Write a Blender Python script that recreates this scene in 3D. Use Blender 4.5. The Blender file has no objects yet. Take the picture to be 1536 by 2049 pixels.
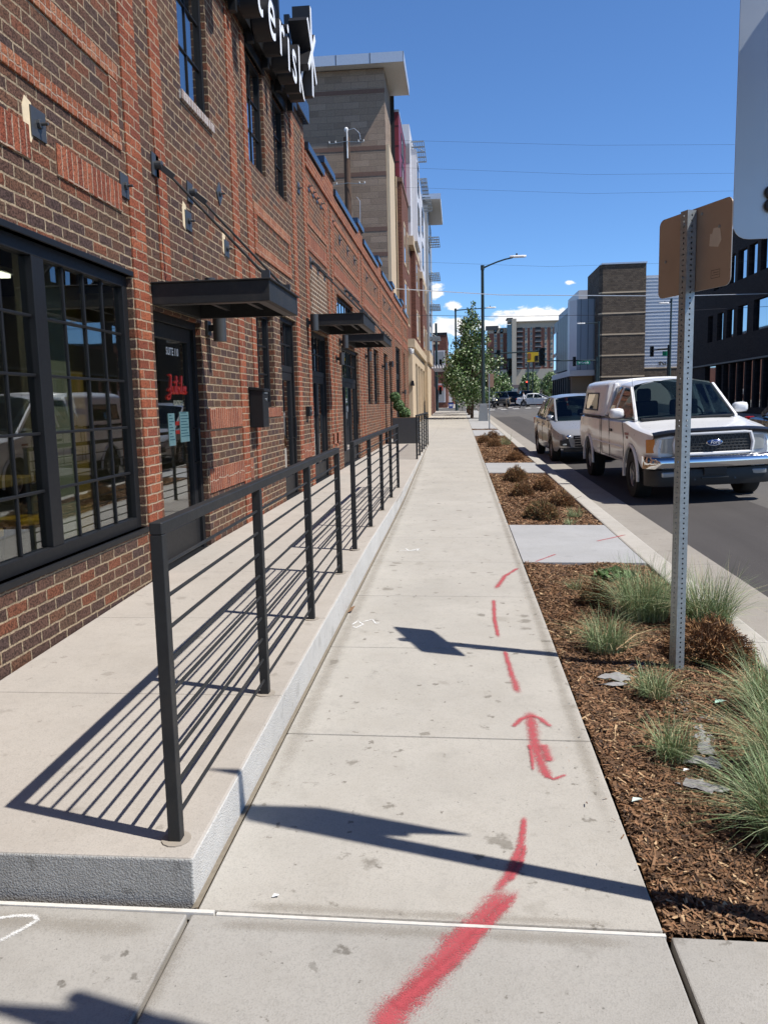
import bpy, bmesh, math, random
import numpy as np
from mathutils import Vector, Matrix
random.seed(7); RS = np.random.RandomState(11)
SC = bpy.context.scene
COL = SC.collection
R = math.radians

def gz(x, y):
    """height of the pavement surface: the street climbs away, the pavement falls to the kerb"""
    return .012*y - .01*max(-3., min(2., x))
def rz(x, y): return .012*y - .165 + .032*max(0., min(x-2.6, 15.5-x, 6.4))

# ------------------------------------------------------------------ mesh builder
class MB:
    def __init__(s): s.v = []; s.f = []; s.m = []; s.cm = 0
    def add(s, vs, fs):
        o = len(s.v); s.v += [tuple(p) for p in vs]
        for f in fs: s.f.append([i+o for i in f]); s.m.append(s.cm)
        return s
    def hexa(s, p): return s.add(p, [(0,3,2,1),(4,5,6,7),(0,1,5,4),(1,2,6,5),(2,3,7,6),(3,0,4,7)])
    def box(s, x0, x1, y0, y1, z0, z1):
        return s.hexa([(x0,y0,z0),(x1,y0,z0),(x1,y1,z0),(x0,y1,z0),(x0,y0,z1),(x1,y0,z1),(x1,y1,z1),(x0,y1,z1)])
    def quad(s, a, b, c, d): return s.add([a,b,c,d], [(0,1,2,3)])
    def beam(s, p0, p1, w, h, up=(0,0,1)):
        p0 = Vector(p0); p1 = Vector(p1); d = (p1-p0).normalized(); up = Vector(up)
        if abs(d.dot(up)) > .98: up = Vector((1,0,0))
        sx = d.cross(up).normalized(); sz = sx.cross(d).normalized()
        q = []
        for p in (p0, p1):
            for a, b in ((-1,-1),(1,-1),(1,1),(-1,1)): q.append(p + sx*a*w/2 + sz*b*h/2)
        return s.hexa(q)
    def tube(s, pts, r, n=8, cap=True):
        pts = [Vector(p) for p in pts]; k = len(pts)
        if not hasattr(r, '__len__'): r = [r]*k
        rings = []; ref = None
        for i, p in enumerate(pts):
            d = (pts[min(i+1,k-1)] - pts[max(i-1,0)]).normalized()
            if ref is None:
                ref = Vector((0,0,1)) if abs(d.z) < .9 else Vector((1,0,0))
            a = (ref - d*ref.dot(d)).normalized(); ref = a; b = d.cross(a)
            rings.append([p + (a*math.cos(t)+b*math.sin(t))*r[i] for t in [2*math.pi*j/n for j in range(n)]])
        vs = [q for g in rings for q in g]; fs = []
        for i in range(k-1):
            for j in range(n):
                fs.append((i*n+j, i*n+(j+1)%n, (i+1)*n+(j+1)%n, (i+1)*n+j))
        if cap: fs += [tuple(range(n))[::-1], tuple((k-1)*n+j for j in range(n))]
        return s.add(vs, fs)
    def cyl(s, p0, p1, r, n=12, r1=None): return s.tube([p0, p1], [r, r if r1 is None else r1], n)
    def prism(s, poly, ax, a, b):
        n = len(poly)
        def P(u, v, w): return {'x':(w,u,v), 'y':(u,w,v), 'z':(u,v,w)}[ax]
        vs = [P(u,v,a) for u,v in poly] + [P(u,v,b) for u,v in poly]
        fs = [tuple(range(n))[::-1], tuple(range(n,2*n))] + [(i,(i+1)%n,n+(i+1)%n,n+i) for i in range(n)]
        return s.add(vs, fs)
    def ell(s, c, rx, ry, rz, n=14, m=9):
        vs = []; fs = []
        for i in range(m+1):
            t = math.pi*i/m
            for j in range(n):
                p = 2*math.pi*j/n
                vs.append((c[0]+rx*math.sin(t)*math.cos(p), c[1]+ry*math.sin(t)*math.sin(p), c[2]+rz*math.cos(t)))
        for i in range(m):
            for j in range(n):
                fs.append((i*n+j, (i+1)*n+j, (i+1)*n+(j+1)%n, i*n+(j+1)%n))
        return s.add(vs, fs)
    def torus(s, c, R0, r, ax='y', n=24, k=8):
        vs = []; fs = []
        for i in range(n):
            t = 2*math.pi*i/n
            for j in range(k):
                p = 2*math.pi*j/k; a = R0 + r*math.cos(p); b = r*math.sin(p)
                u, v, w = a*math.cos(t), a*math.sin(t), b
                q = {'x':(w,u,v),'y':(u,w,v),'z':(u,v,w)}[ax]
                vs.append((c[0]+q[0], c[1]+q[1], c[2]+q[2]))
        for i in range(n):
            for j in range(k):
                fs.append((i*k+j, ((i+1)%n)*k+j, ((i+1)%n)*k+(j+1)%k, i*k+(j+1)%k))
        return s.add(vs, fs)
    def lathe(s, prof, c, ax='z', n=20):
        """prof: list of (radius, height along ax)"""
        vs = []; fs = []
        for r, h in prof:
            for j in range(n):
                t = 2*math.pi*j/n; u, v = r*math.cos(t), r*math.sin(t)
                q = {'x':(h,u,v),'y':(u,h,v),'z':(u,v,h)}[ax]
                vs.append((c[0]+q[0], c[1]+q[1], c[2]+q[2]))
        for i in range(len(prof)-1):
            for j in range(n):
                fs.append((i*n+j, i*n+(j+1)%n, (i+1)*n+(j+1)%n, (i+1)*n+j))
        return s.add(vs, fs)
    def loft(s, rings, closed=False):
        n = len(rings[0]); vs = [p for g in rings for p in g]; fs = []
        for i in range(len(rings)-1):
            for j in range(n if closed else n-1):
                fs.append((i*n+j, i*n+(j+1)%n, (i+1)*n+(j+1)%n, (i+1)*n+j))
        return s.add(vs, fs)
    def build(s, name, mats, parent=None, smooth=False, bevel=0, recalc=True, ang=38, seg=2):
        me = bpy.data.meshes.new(name)
        off = Vector((0,0,0)) if parent is None else WLOC.get(parent.name, Vector((0,0,0)))
        me.from_pydata([(p[0]-off[0], p[1]-off[1], p[2]-off[2]) for p in s.v], [], s.f)
        if not isinstance(mats, (list, tuple)): mats = [mats]
        for m in mats: me.materials.append(m)
        if len(mats) > 1: me.polygons.foreach_set('material_index', s.m)
        bm = bmesh.new(); bm.from_mesh(me)
        bmesh.ops.remove_doubles(bm, verts=bm.verts, dist=1e-5)
        if recalc: bmesh.ops.recalc_face_normals(bm, faces=bm.faces)
        if bevel:
            ed = [e for e in bm.edges if len(e.link_faces) == 2 and e.calc_face_angle(0) > .5]
            bmesh.ops.bevel(bm, geom=ed, offset=bevel, segments=seg, affect='EDGES', profile=.5)
        if smooth:
            for f in bm.faces: f.smooth = True
            for e in bm.edges: e.smooth = len(e.link_faces) == 2 and e.calc_face_angle(3) < R(ang)
        bm.to_mesh(me); bm.free()
        o = bpy.data.objects.new(name, me); COL.objects.link(o)
        if parent is not None:
            o.parent = parent
            WLOC[o.name] = off
        return o
WLOC = {}

def tag(o, label=None, cat=None, group=None, kind=None):
    if label: o['label'] = label
    if cat: o['category'] = cat
    if group: o['group'] = group
    if kind: o['kind'] = kind
    return o
def thing(name, label, cat, loc=(0,0,0), group=None):
    o = bpy.data.objects.new(name, None); COL.objects.link(o); o.location = loc
    o.empty_display_size = .2; WLOC[o.name] = Vector(loc)
    return tag(o, label, cat, group)
def struct(name, mb, m, **k): return tag(mb.build(name, m, **k), kind='structure')
def copy_tree(o, parent=None):
    c = o.copy(); COL.objects.link(c)
    if parent is not None: c.parent = parent
    for ch in list(o.children): copy_tree(ch, c)
    return c
def place(o, loc, rz_=0, label=None):
    o.location = loc; o.rotation_euler = (0,0,rz_)
    if label: o['label'] = label
    return o
def fast_quads(name, V, mi, mats, parent=None, uv=None):
    """V: (n,4,3) float array of separate quads"""
    n = len(V); me = bpy.data.meshes.new(name)
    if parent is not None: V = V-np.array(WLOC.get(parent.name, Vector((0,0,0))))
    me.vertices.add(n*4); me.vertices.foreach_set('co', np.ascontiguousarray(V, dtype=np.float32).ravel())
    me.loops.add(n*4); me.loops.foreach_set('vertex_index', np.arange(n*4, dtype=np.int32))
    me.polygons.add(n); me.polygons.foreach_set('loop_start', np.arange(0, n*4, 4, dtype=np.int32))
    try: me.polygons.foreach_set('loop_total', np.full(n, 4, dtype=np.int32))
    except Exception: pass
    for m in mats: me.materials.append(m)
    me.polygons.foreach_set('material_index', np.asarray(mi, dtype=np.int32))
    me.update(calc_edges=True); me.validate()
    o = bpy.data.objects.new(name, me); COL.objects.link(o)
    if parent is not None:
        o.parent = parent; WLOC[o.name] = WLOC.get(parent.name, Vector((0,0,0)))
    return o
def text_mesh(txt, size, depth=.0, shear=0, spacing=1., align='CENTER', bold=0.):
    cu = bpy.data.curves.new('text', 'FONT'); cu.body = txt; cu.size = size; cu.extrude = depth
    cu.shear = shear; cu.space_character = spacing; cu.align_x = align; cu.offset = bold
    cu.resolution_u = 4
    ob = bpy.data.objects.new('text', cu); COL.objects.link(ob)
    dg = bpy.context.evaluated_depsgraph_get()
    me = bpy.data.meshes.new_from_object(ob.evaluated_get(dg))
    bpy.data.objects.remove(ob); bpy.data.curves.remove(cu)
    return me
def text_obj(name, txt, size, mat, org, ux, uy, parent=None, sx=1., **k):
    """lay a text with its baseline centre at org, ux/uy the directions of its x and y"""
    me = text_mesh(txt, size, **k); me.name = name
    ux = Vector(ux); uy = Vector(uy); uz = ux.cross(uy)
    off = Vector((0,0,0)) if parent is None else WLOC.get(parent.name, Vector((0,0,0)))
    M = Matrix(((ux.x*sx,uy.x,uz.x,org[0]-off[0]),(ux.y*sx,uy.y,uz.y,org[1]-off[1]),(ux.z*sx,uy.z,uz.z,org[2]-off[2]),(0,0,0,1)))
    me.transform(M); me.materials.clear(); me.materials.append(mat)
    o = bpy.data.objects.new(name, me); COL.objects.link(o)
    if parent is not None: o.parent = parent; WLOC[o.name] = off
    return o

# ------------------------------------------------------------------ material builder
class G:
    def __init__(s, name):
        s.m = bpy.data.materials.new(name); s.m.use_nodes = True; s.nt = s.m.node_tree
        s.nt.nodes.clear(); s.out = s.nt.nodes.new('ShaderNodeOutputMaterial')
    def n(s, t, ins=None, **p):
        nd = s.nt.nodes.new(t)
        for k, v in p.items(): setattr(nd, k, v)
        for k, v in (ins or {}).items(): s.set(nd.inputs[k], v)
        return nd
    def set(s, sock, v):
        if isinstance(v, bpy.types.NodeSocket): s.nt.links.new(v, sock)
        elif v is not None:
            if hasattr(sock.default_value, '__len__') and not hasattr(v, '__len__'): v = (v,)*len(sock.default_value)
            if hasattr(v, '__len__') and len(v) == 3 and len(sock.default_value) == 4: v = (*v, 1)
            sock.default_value = v
    def math(s, op, a, b=None, c=None, clamp=False):
        ins = {0: a}
        if b is not None: ins[1] = b
        if c is not None: ins[2] = c
        return s.n('ShaderNodeMath', ins, operation=op, use_clamp=clamp).outputs[0]
    def mix(s, f, a, b, blend='MIX'):
        return s.n('ShaderNodeMix', {0: f, 6: a, 7: b}, data_type='RGBA', blend_type=blend).outputs[2]
    def pos(s): return s.n('ShaderNodeNewGeometry').outputs['Position']
    def obj(s): return s.n('ShaderNodeTexCoord').outputs['Object']
    def xyz(s, v): return s.n('ShaderNodeSeparateXYZ', {0: v}).outputs
    def comb(s, x, y, z): return s.n('ShaderNodeCombineXYZ', {0: x, 1: y, 2: z}).outputs[0]
    def scale(s, v, k): return s.n('ShaderNodeVectorMath', {0: v, 1: k}, operation='MULTIPLY').outputs[0]
    def noise(s, v, sc, det=3, rough=.55, col=False):
        nd = s.n('ShaderNodeTexNoise', {'Vector': v, 'Scale': sc, 'Detail': det, 'Roughness': rough})
        return nd.outputs[1 if col else 0]
    def voro(s, v, sc, feature='F1', rnd=1.):
        return s.n('ShaderNodeTexVoronoi', {'Vector': v, 'Scale': sc, 'Randomness': rnd}, feature=feature)
    def ramp(s, f, stops, interp='LINEAR'):
        nd = s.n('ShaderNodeValToRGB', {0: f}); cr = nd.color_ramp; cr.interpolation = interp
        while len(cr.elements) < len(stops): cr.elements.new(.5)
        for e, (p, c) in zip(cr.elements, stops):
            e.position = p; e.color = (*c, 1) if hasattr(c, '__len__') else (c, c, c, 1)
        return nd.outputs[0]
    def sstep(s, x, a, b):
        return s.n('ShaderNodeMapRange', {0: x, 1: a, 2: b, 3: 0., 4: 1.}, interpolation_type='SMOOTHSTEP').outputs[0]
    def bump(s, h, d=.01, k=1., nrm=None):
        ins = {'Height': h, 'Distance': d, 'Strength': k}
        if nrm is not None: ins['Normal'] = nrm
        return s.n('ShaderNodeBump', ins).outputs[0]
    def bsdf(s, col, rough=.6, metal=0., nrm=None, spec=None, **k):
        ins = {'Base Color': col, 'Roughness': rough, 'Metallic': metal}
        if nrm is not None: ins['Normal'] = nrm
        if spec is not None: ins['Specular IOR Level'] = spec
        ins.update(k)
        return s.n('ShaderNodeBsdfPrincipled', ins).outputs[0]
    def done(s, sh): s.nt.links.new(sh, s.out.inputs[0]); return s.m

def plain(name, col, rough=.5, metal=0., var=.12, sc=12., bump=0., spec=None, dirt=0., coat=0.):
    """painted or plain surface: slight tone mottling, optional grime and fine bump"""
    g = G(name); p = g.obj()
    f = g.noise(p, sc, 4)
    c = g.mix(f, tuple(x*(1-var) for x in col), tuple(min(1, x*(1+var)) for x in col))
    if dirt:
        d = g.sstep(g.noise(p, 3.3, 5, .7), .48, .75)
        c = g.mix(g.math('MULTIPLY', d, dirt), c, (.16,.13,.10))
    rr = g.math('ADD', g.math('MULTIPLY', g.noise(p, sc*2.3, 3), .16), rough-.08)
    nr = g.bump(g.noise(p, sc*9, 3), .004, bump) if bump else None
    k = {}
    if coat: k = {'Coat Weight': coat, 'Coat Roughness': .03}
    return g.done(g.bsdf(c, rr, metal, nr, spec, **k))
def emis(name, col, st):
    g = G(name); return g.done(g.n('ShaderNodeEmission', {0: col, 1: st}).outputs[0])
def glass(name, tint=(.5,.55,.53), ior=1.5, boost=1.7, base=.02, rough=0.):
    g = G(name)
    bf = g.n('ShaderNodeNewGeometry').outputs['Backfacing']
    io = g.math('ADD', g.math('MULTIPLY', bf, 1/ior-ior), ior)     # a thin sheet reflects alike from both sides
    fr = g.n('ShaderNodeFresnel', {'IOR': io}).outputs[0]
    f = g.math('ADD', g.math('MULTIPLY', fr, boost), base, clamp=True)
    w = g.bump(g.noise(g.pos(), .9, 2), .02, .06)
    t = g.n('ShaderNodeBsdfTransparent', {0: tint}).outputs[0]
    r = g.n('ShaderNodeBsdfGlossy', {'Color': (.95,.97,1), 'Roughness': rough, 'Normal': w}).outputs[0]
    return g.done(g.n('ShaderNodeMixShader', {0: f, 1: t, 2: r}).outputs[0])

def brick_mat(name, cols, mortar, L=.213, H=.0758, mw=.012, vertical=False, rough=.85, bump=1., wob=.006, speck=.35, stain=None, face=True, spd=38, mvar=.4, pit=.62):
    g = G(name); p = g.pos()
    wv = g.n('ShaderNodeVectorMath', {0: g.noise(p, 14., 2, col=True), 1: (.5,.5,.5)}, operation='SUBTRACT').outputs[0]
    wf = g.n('ShaderNodeVectorMath', {0: g.noise(p, 52., 3, .7, col=True), 1: (.5,.5,.5)}, operation='SUBTRACT').outputs[0]
    p1 = g.n('ShaderNodeVectorMath', {0: p, 1: g.scale(wv, (wob*2,)*3)}, operation='ADD').outputs[0]
    p2 = g.n('ShaderNodeVectorMath', {0: p1, 1: g.scale(wf, (wob*2.2,)*3)}, operation='ADD').outputs[0]
    x, y, z = g.xyz(p2)
    u = g.math('ADD', x, y); v = z
    if vertical: u, v = z, u
    vr = g.math('DIVIDE', v, H); row = g.math('FLOOR', vr)
    par = g.math('MODULO', g.math('ABSOLUTE', row), 2.)
    jit = g.math('MULTIPLY', g.n('ShaderNodeTexWhiteNoise', {'W': row}, noise_dimensions='1D').outputs[0], .12)
    ur = g.math('ADD', g.math('ADD', g.math('DIVIDE', u, L), g.math('MULTIPLY', par, 0. if vertical else .5)), jit)
    colm = g.math('FLOOR', ur)
    fu = g.math('MULTIPLY', g.math('FRACT', ur), L); fv = g.math('MULTIPLY', g.math('FRACT', vr), H)
    du = g.math('MINIMUM', fu, g.math('SUBTRACT', L, fu)); dv = g.math('MINIMUM', fv, g.math('SUBTRACT', H, fv))
    d = g.math('MINIMUM', du, dv)
    mask = g.sstep(d, mw*.36, mw*.68)
    wn = g.n('ShaderNodeTexWhiteNoise', {'Vector': g.comb(colm, row, 3.)}, noise_dimensions='3D')
    rnd = wn.outputs[0]
    k = len(cols)
    c = g.ramp(rnd, [(i/k, q) for i, q in enumerate(cols)], 'CONSTANT')
    bnd = g.n('ShaderNodeHueSaturation', {'Hue': .5, 'Saturation': 1., 'Value': g.math('ADD', .78, g.math('MULTIPLY', g.noise(wn.outputs[1], 9., 1), .44)), 'Fac': 1., 'Color': c}).outputs[0]
    fine = g.noise(p, spd*2.2, 4, .7)
    pits = g.sstep(g.noise(p, spd*2.1, 4, .75), .50, .62)
    c = g.mix(g.math('MULTIPLY', g.sstep(fine, .35, .7), speck), bnd, g.mix(1., bnd, (.38,.34,.32), 'MULTIPLY'))
    c = g.mix(g.math('MULTIPLY', pits, pit), c, (.022,.014,.011))
    mc = g.mix(g.noise(p, 5., 4), tuple(q*(1-mvar) for q in mortar), mortar)
    c = g.mix(mask, mc, c)
    if stain:
        s = g.sstep(g.noise(p, 1.1, 5, .65), .52, .72)
        c = g.mix(g.math('MULTIPLY', s, stain), c, (.09,.07,.06))
    h = g.math('ADD', g.math('MULTIPLY', mask, 1.), g.math('SUBTRACT', g.math('MULTIPLY', fine, .55), g.math('MULTIPLY', pits, .5)))
    nr = g.bump(h, .012, bump)
    return g.done(g.bsdf(c, rough, 0, nr, .25))
def concrete_mat(name, col, stains=.5, rough=.85, brush=0., spots=.5, big=.25, bump=.35, sc=1.):
    g = G(name); p = g.pos()
    a = g.noise(p, 1.3*sc, 5, .6); b = g.noise(p, 9*sc, 4, .6); c3 = g.noise(p, 160*sc, 2, .6)
    c = g.mix(a, tuple(x*(1-big) for x in col), tuple(min(1, x*(1+big*.55)) for x in col))
    c = g.mix(g.math('MULTIPLY', g.sstep(b, .5, .8), stains*.6), c, tuple(x*.72 for x in col))
    c = g.mix(g.math('MULTIPLY', g.sstep(c3, .45, .75), .38), c, tuple(x*.5 for x in col))
    gr = g.noise(p, 48*sc, 3, .75); c = g.mix(g.math('MULTIPLY', g.sstep(gr, .5, .72), .30), c, tuple(x*.6 for x in col))
    dd = g.n('ShaderNodeVectorMath', {0: g.noise(p, 9., 4, .7, col=True), 1: (.5,.5,.5)}, operation='SUBTRACT').outputs[0]
    vw = g.n('ShaderNodeVectorMath', {0: p, 1: g.scale(dd, (.16,.16,.16))}, operation='ADD').outputs[0]
    for sc2, thr, k, dk in ((3.1, .36, .5, .58), (6.4, .40, .95, .46), (14., .36, 1., .42)):
        vo = g.voro(vw, sc2*sc); vc = g.xyz(vo.outputs['Color'])
        rad = g.math('MULTIPLY', g.math('POWER', vc[0], 2.2), thr)
        sp = g.math('SUBTRACT', 1., g.sstep(vo.outputs['Distance'], g.math('MULTIPLY', rad, .45), rad))
        sp = g.math('MULTIPLY', sp, g.math('MULTIPLY', g.sstep(vc[1], .25, .6), g.math('ADD', .45, g.math('MULTIPLY', g.noise(p, 70., 3, .7), .9))))
        c = g.mix(g.math('MULTIPLY', sp, spots*k), c, tuple(x*dk for x in (col[0], col[1]*.97, col[2]*.92)))
    v2 = g.voro(vw, 42*sc); r2 = g.xyz(v2.outputs['Color'])[1]
    s2 = g.math('MULTIPLY', g.math('SUBTRACT', 1., g.sstep(v2.outputs['Distance'], .08, .22)), g.sstep(r2, .90, .93))
    c = g.mix(g.math('MULTIPLY', s2, spots*.75), c, tuple(x*.30 for x in col))
    mot = g.noise(p, 3.2*sc, 6, .75); c = g.mix(g.math('MULTIPLY', g.sstep(mot, .42, .72), .32), c, tuple(x*y for x, y in zip(col, (.74,.72,.69))))
    h = g.math('ADD', c3, g.math('MULTIPLY', b, .6))
    if brush:
        br = g.noise(g.scale(p, (6, 240, 6)), 1., 2)
        h = g.math('ADD', h, g.math('MULTIPLY', br, brush))
    return g.done(g.bsdf(c, rough, 0, g.bump(h, .004, bump), .3))
M = {}
M['brick'] = brick_mat('dark_brick', [(.165,.082,.055),(.125,.072,.055),(.19,.092,.055),(.145,.076,.055),(.11,.066,.056),(.25,.092,.05),(.16,.092,.06)], (.58,.445,.295), mw=.0122, stain=.18, mvar=.5)
M['brick_low'] = brick_mat('brown_brick', [(.23,.105,.062),(.17,.086,.058),(.28,.105,.056),(.20,.094,.06),(.31,.11,.055),(.16,.084,.06)], (.55,.42,.285), mw=.0118, stain=.2, mvar=.5)
M['brick_pale'] = brick_mat('infill_brick', [(.24,.13,.08),(.19,.11,.075),(.28,.15,.09)], (.72,.6,.45), mw=.02)
M['red'] = brick_mat('red_brick', [(.40,.115,.055),(.33,.092,.046),(.45,.14,.068),(.36,.10,.05),(.30,.085,.048)], (.60,.45,.31), speck=.3, stain=.12, pit=.5)
M['soldier'] = brick_mat('red_soldier_brick', [(.40,.12,.06),(.34,.095,.05),(.45,.145,.075),(.31,.09,.05)], (.62,.44,.32), vertical=True, H=.07, L=.24, mw=.012, speck=.4, pit=.55)
M['band'] = brick_mat('orange_band_brick', [(.46,.17,.085),(.40,.13,.062),(.5,.22,.12),(.37,.12,.06)], (.6,.44,.33), vertical=True, H=.068, L=.12, mw=.009, speck=.25, pit=.3)
M['conc'] = concrete_mat('sidewalk_concrete', (.475,.448,.40), spots=1., stains=.8, brush=.4)
M['conc2'] = concrete_mat('apron_concrete', (.40,.382,.35), spots=1., stains=.8, brush=.4)
M['conc_ramp'] = concrete_mat('ramp_concrete', (.47,.43,.38), spots=.5, stains=.7, brush=.3)
M['conc_face'] = concrete_mat('rubbed_concrete', (.60,.585,.55), spots=.4, stains=.9, bump=1.5, sc=.9, big=.3)
M['conc_front'] = concrete_mat('shaded_front_concrete', (.40,.40,.385), spots=.6, stains=1., bump=1.9, sc=.9, big=.4)  # darker copy of the walk's concrete: shade of the near face put into colour
M['conc_new'] = concrete_mat('new_concrete', (.43,.43,.43), spots=.2, stains=.3, brush=.5)
M['kerb'] = concrete_mat('kerb_concrete', (.50,.47,.42), spots=.3)
M['gutter'] = concrete_mat('gutter_concrete', (.36,.33,.29), spots=.5, stains=.8)
M['joint'] = plain('joint_dirt', (.12,.09,.06), .95)
M['sand'] = plain('sand_joint', (.25,.215,.165), .95, var=.3, sc=40)
M['white_seal'] = plain('white_joint_filler', (.66,.64,.59), .7, var=.2, sc=30, dirt=.5)
def asphalt(name, col, k=1.):
    g = G(name); p = g.pos()
    a = g.noise(p, .8, 5, .6); b = g.noise(p, 95., 3, .7); 
    st = g.noise(g.scale(p, (1.6,.09,1)), 1., 4)
    c = g.mix(a, tuple(x*.8 for x in col), tuple(x*1.2 for x in col))
    c = g.mix(g.sstep(st, .4, .75), c, tuple(x*.78 for x in col))
    c = g.mix(g.math('MULTIPLY', g.sstep(b, .5, .72), .5*k), c, tuple(min(1,x*2.1) for x in col))
    return g.done(g.bsdf(c, .88, 0, g.bump(b, .008, .5), .3))
M['asphalt'] = asphalt('asphalt', (.125,.118,.112)); M['asphalt2'] = asphalt('asphalt_patch', (.078,.072,.070), .4)
M['ground'] = plain('bare_ground', (.16,.14,.11), .95, var=.3, sc=.4)
M['road_paint'] = plain('road_paint', (.62,.61,.58), .7, var=.25, sc=6)
M['black'] = plain('black_metal', (.013,.0135,.015), .5, .0, var=.2, spec=.3)
M['frame'] = plain('window_frame_paint', (.010,.0105,.012), .5, 0, var=.2, spec=.3)
M['rail'] = plain('rail_paint', (.022,.023,.024), .55, 0, var=.25, sc=25, bump=.15, spec=.3, dirt=.12)
M['darkgrey'] = plain('dark_grey_metal', (.045,.048,.052), .45)
M['cop'] = plain('coping_metal', (.05,.065,.09), .25, .6)
M['steel'] = plain('galvanised_steel', (.33,.36,.37), .5, .75, var=.3, sc=30, bump=.2)
M['alu'] = plain('aluminium_sign_back', (.40,.31,.235), .45, .35, var=.15, sc=3, dirt=.12)
M['signwhite'] = plain('sign_white', (.62,.66,.70), .35, 0, var=.06, sc=2)
M['signback'] = plain('bare_aluminium', (.46,.51,.56), .38, .55, var=.10, sc=3)
M['letter'] = plain('white_letter', (.88,.89,.9), .4, 0, var=.03)
M['ink'] = plain('sign_black_ink', (.01,.01,.012), .5)
M['red_ink'] = plain('red_vinyl', (.75,.035,.015), .45)
M['cream_ink'] = plain('cream_vinyl', (.75,.68,.42), .5)
M['paper'] = plain('mint_paper', (.45,.66,.54), .8, var=.1, sc=20)
M['paper_w'] = plain('white_paper', (.6,.68,.63), .8, var=.25, sc=30)
M['glass'] = glass('window_glass', (.60,.64,.60), boost=1.9, base=.02)
M['glass_dark'] = glass('dark_glass', (.10,.12,.12), boost=1.8, base=.04)
M['glass_car'] = glass('car_glass', (.20,.26,.26), boost=1.2, base=.02)
M['room'] = plain('room_plaster', (.58,.53,.40), .9, var=.15, sc=1)
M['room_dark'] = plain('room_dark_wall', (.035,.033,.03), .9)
M['room_floor'] = plain('room_floor', (.28,.25,.21), .6)
M['wood'] = plain('table_wood', (.42,.26,.09), .5, var=.3, sc=5)
M['redchair'] = plain('red_plastic', (.35,.05,.025), .4)
M['yellow'] = plain('yellow_stool', (.75,.4,.03), .4)
M['topiary'] = plain('topiary_leaf', (.05,.11,.03), .7, var=.4, sc=60, bump=.5)
M['shade'] = plain('lamp_black', (.012,.013,.015), .4)
def mulch_mat():
    g = G('mulch'); p = g.pos()
    a = g.noise(p, 60., 4, .75); b = g.noise(p, 3., 4)
    c = g.ramp(a, [(.25,(.05,.026,.014)),(.45,(.15,.078,.038)),(.6,(.25,.135,.068)),(.75,(.38,.23,.12))])
    c = g.mix(g.math('MULTIPLY', b, .5), c, (.06,.032,.018))
    return g.done(g.bsdf(c, .95, 0, g.bump(a, .03, 1.), .1))
M['mulch'] = mulch_mat()
CHIP = [plain('bark_dark', (.125,.068,.036), .9), plain('bark_mid', (.26,.145,.075), .9), plain('bark_red', (.27,.138,.068), .9), plain('bark_light', (.50,.34,.19), .9), plain('bark_black', (.062,.036,.022), .9)]
GRASS = [plain('grass_blue', (.19,.27,.12), .7), plain('grass_pale', (.34,.40,.22), .7), plain('grass_deep', (.12,.19,.07), .7), plain('grass_straw', (.56,.48,.28), .8)]
DEAD = [plain('dead_brown', (.26,.14,.065), .9), plain('dead_rust', (.38,.21,.09), .9), plain('dead_dark', (.10,.055,.03), .9), plain('dull_green', (.17,.165,.07), .9)]
LEAF = [plain('leaf_dark', (.035,.08,.02), .5), plain('leaf_mid', (.08,.155,.04), .5), plain('leaf_light', (.20,.29,.11), .5), plain('leaf_pale', (.52,.58,.40), .5)]
M['bark'] = plain('tree_bark', (.10,.06,.04), .9, var=.3, sc=20, bump=.6)
M['fabric'] = plain('weed_fabric', (.30,.295,.29), .9, var=.3, sc=30, bump=.5)
def paint_mat(name, col, op=.85):
    g = G(name)
    uv = g.xyz(g.n('ShaderNodeTexCoord').outputs['UV']); p = g.pos()
    e = g.math('SUBTRACT', 1., g.math('ABSOLUTE', uv[0]))
    n1 = g.noise(p, 55., 3, .7); n2 = g.noise(p, 14., 3, .6); n3 = g.noise(p, 210., 3, .7)
    f = g.math('ADD', g.math('MULTIPLY', g.sstep(e, 0., 1.1), 1.05), g.math('ADD', g.math('MULTIPLY', g.math('SUBTRACT', n3, .55), 2.2), g.math('ADD', g.math('MULTIPLY', g.math('SUBTRACT', n2, .5), .7), g.math('MULTIPLY', g.math('SUBTRACT', n1, .5), .5))))
    f = g.math('MULTIPLY', f, g.math('MULTIPLY', g.sstep(uv[1], 0., .10), g.sstep(g.math('SUBTRACT', 1., uv[1]), 0., .16)))
    f = g.math('MULTIPLY', g.sstep(f, .12, 1.05), op, clamp=True)
    c = g.mix(n1, tuple(x*.85 for x in col), tuple(min(1,x*1.2) for x in col))
    s = g.n('ShaderNodeMixShader', {0: f, 1: g.n('ShaderNodeBsdfTransparent').outputs[0], 2: g.bsdf(c, .9)}).outputs[0]
    return g.done(s)
M['redpaint'] = paint_mat('red_marking_paint', (.47,.075,.09), .86)
M['chalk'] = paint_mat('white_marking_paint', (.78,.78,.76), .9)
M['dirt'] = paint_mat('dirt_smear', (.30,.265,.215), .30)
M['stain'] = paint_mat('wet_stain', (.16,.14,.12), .55)
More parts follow.
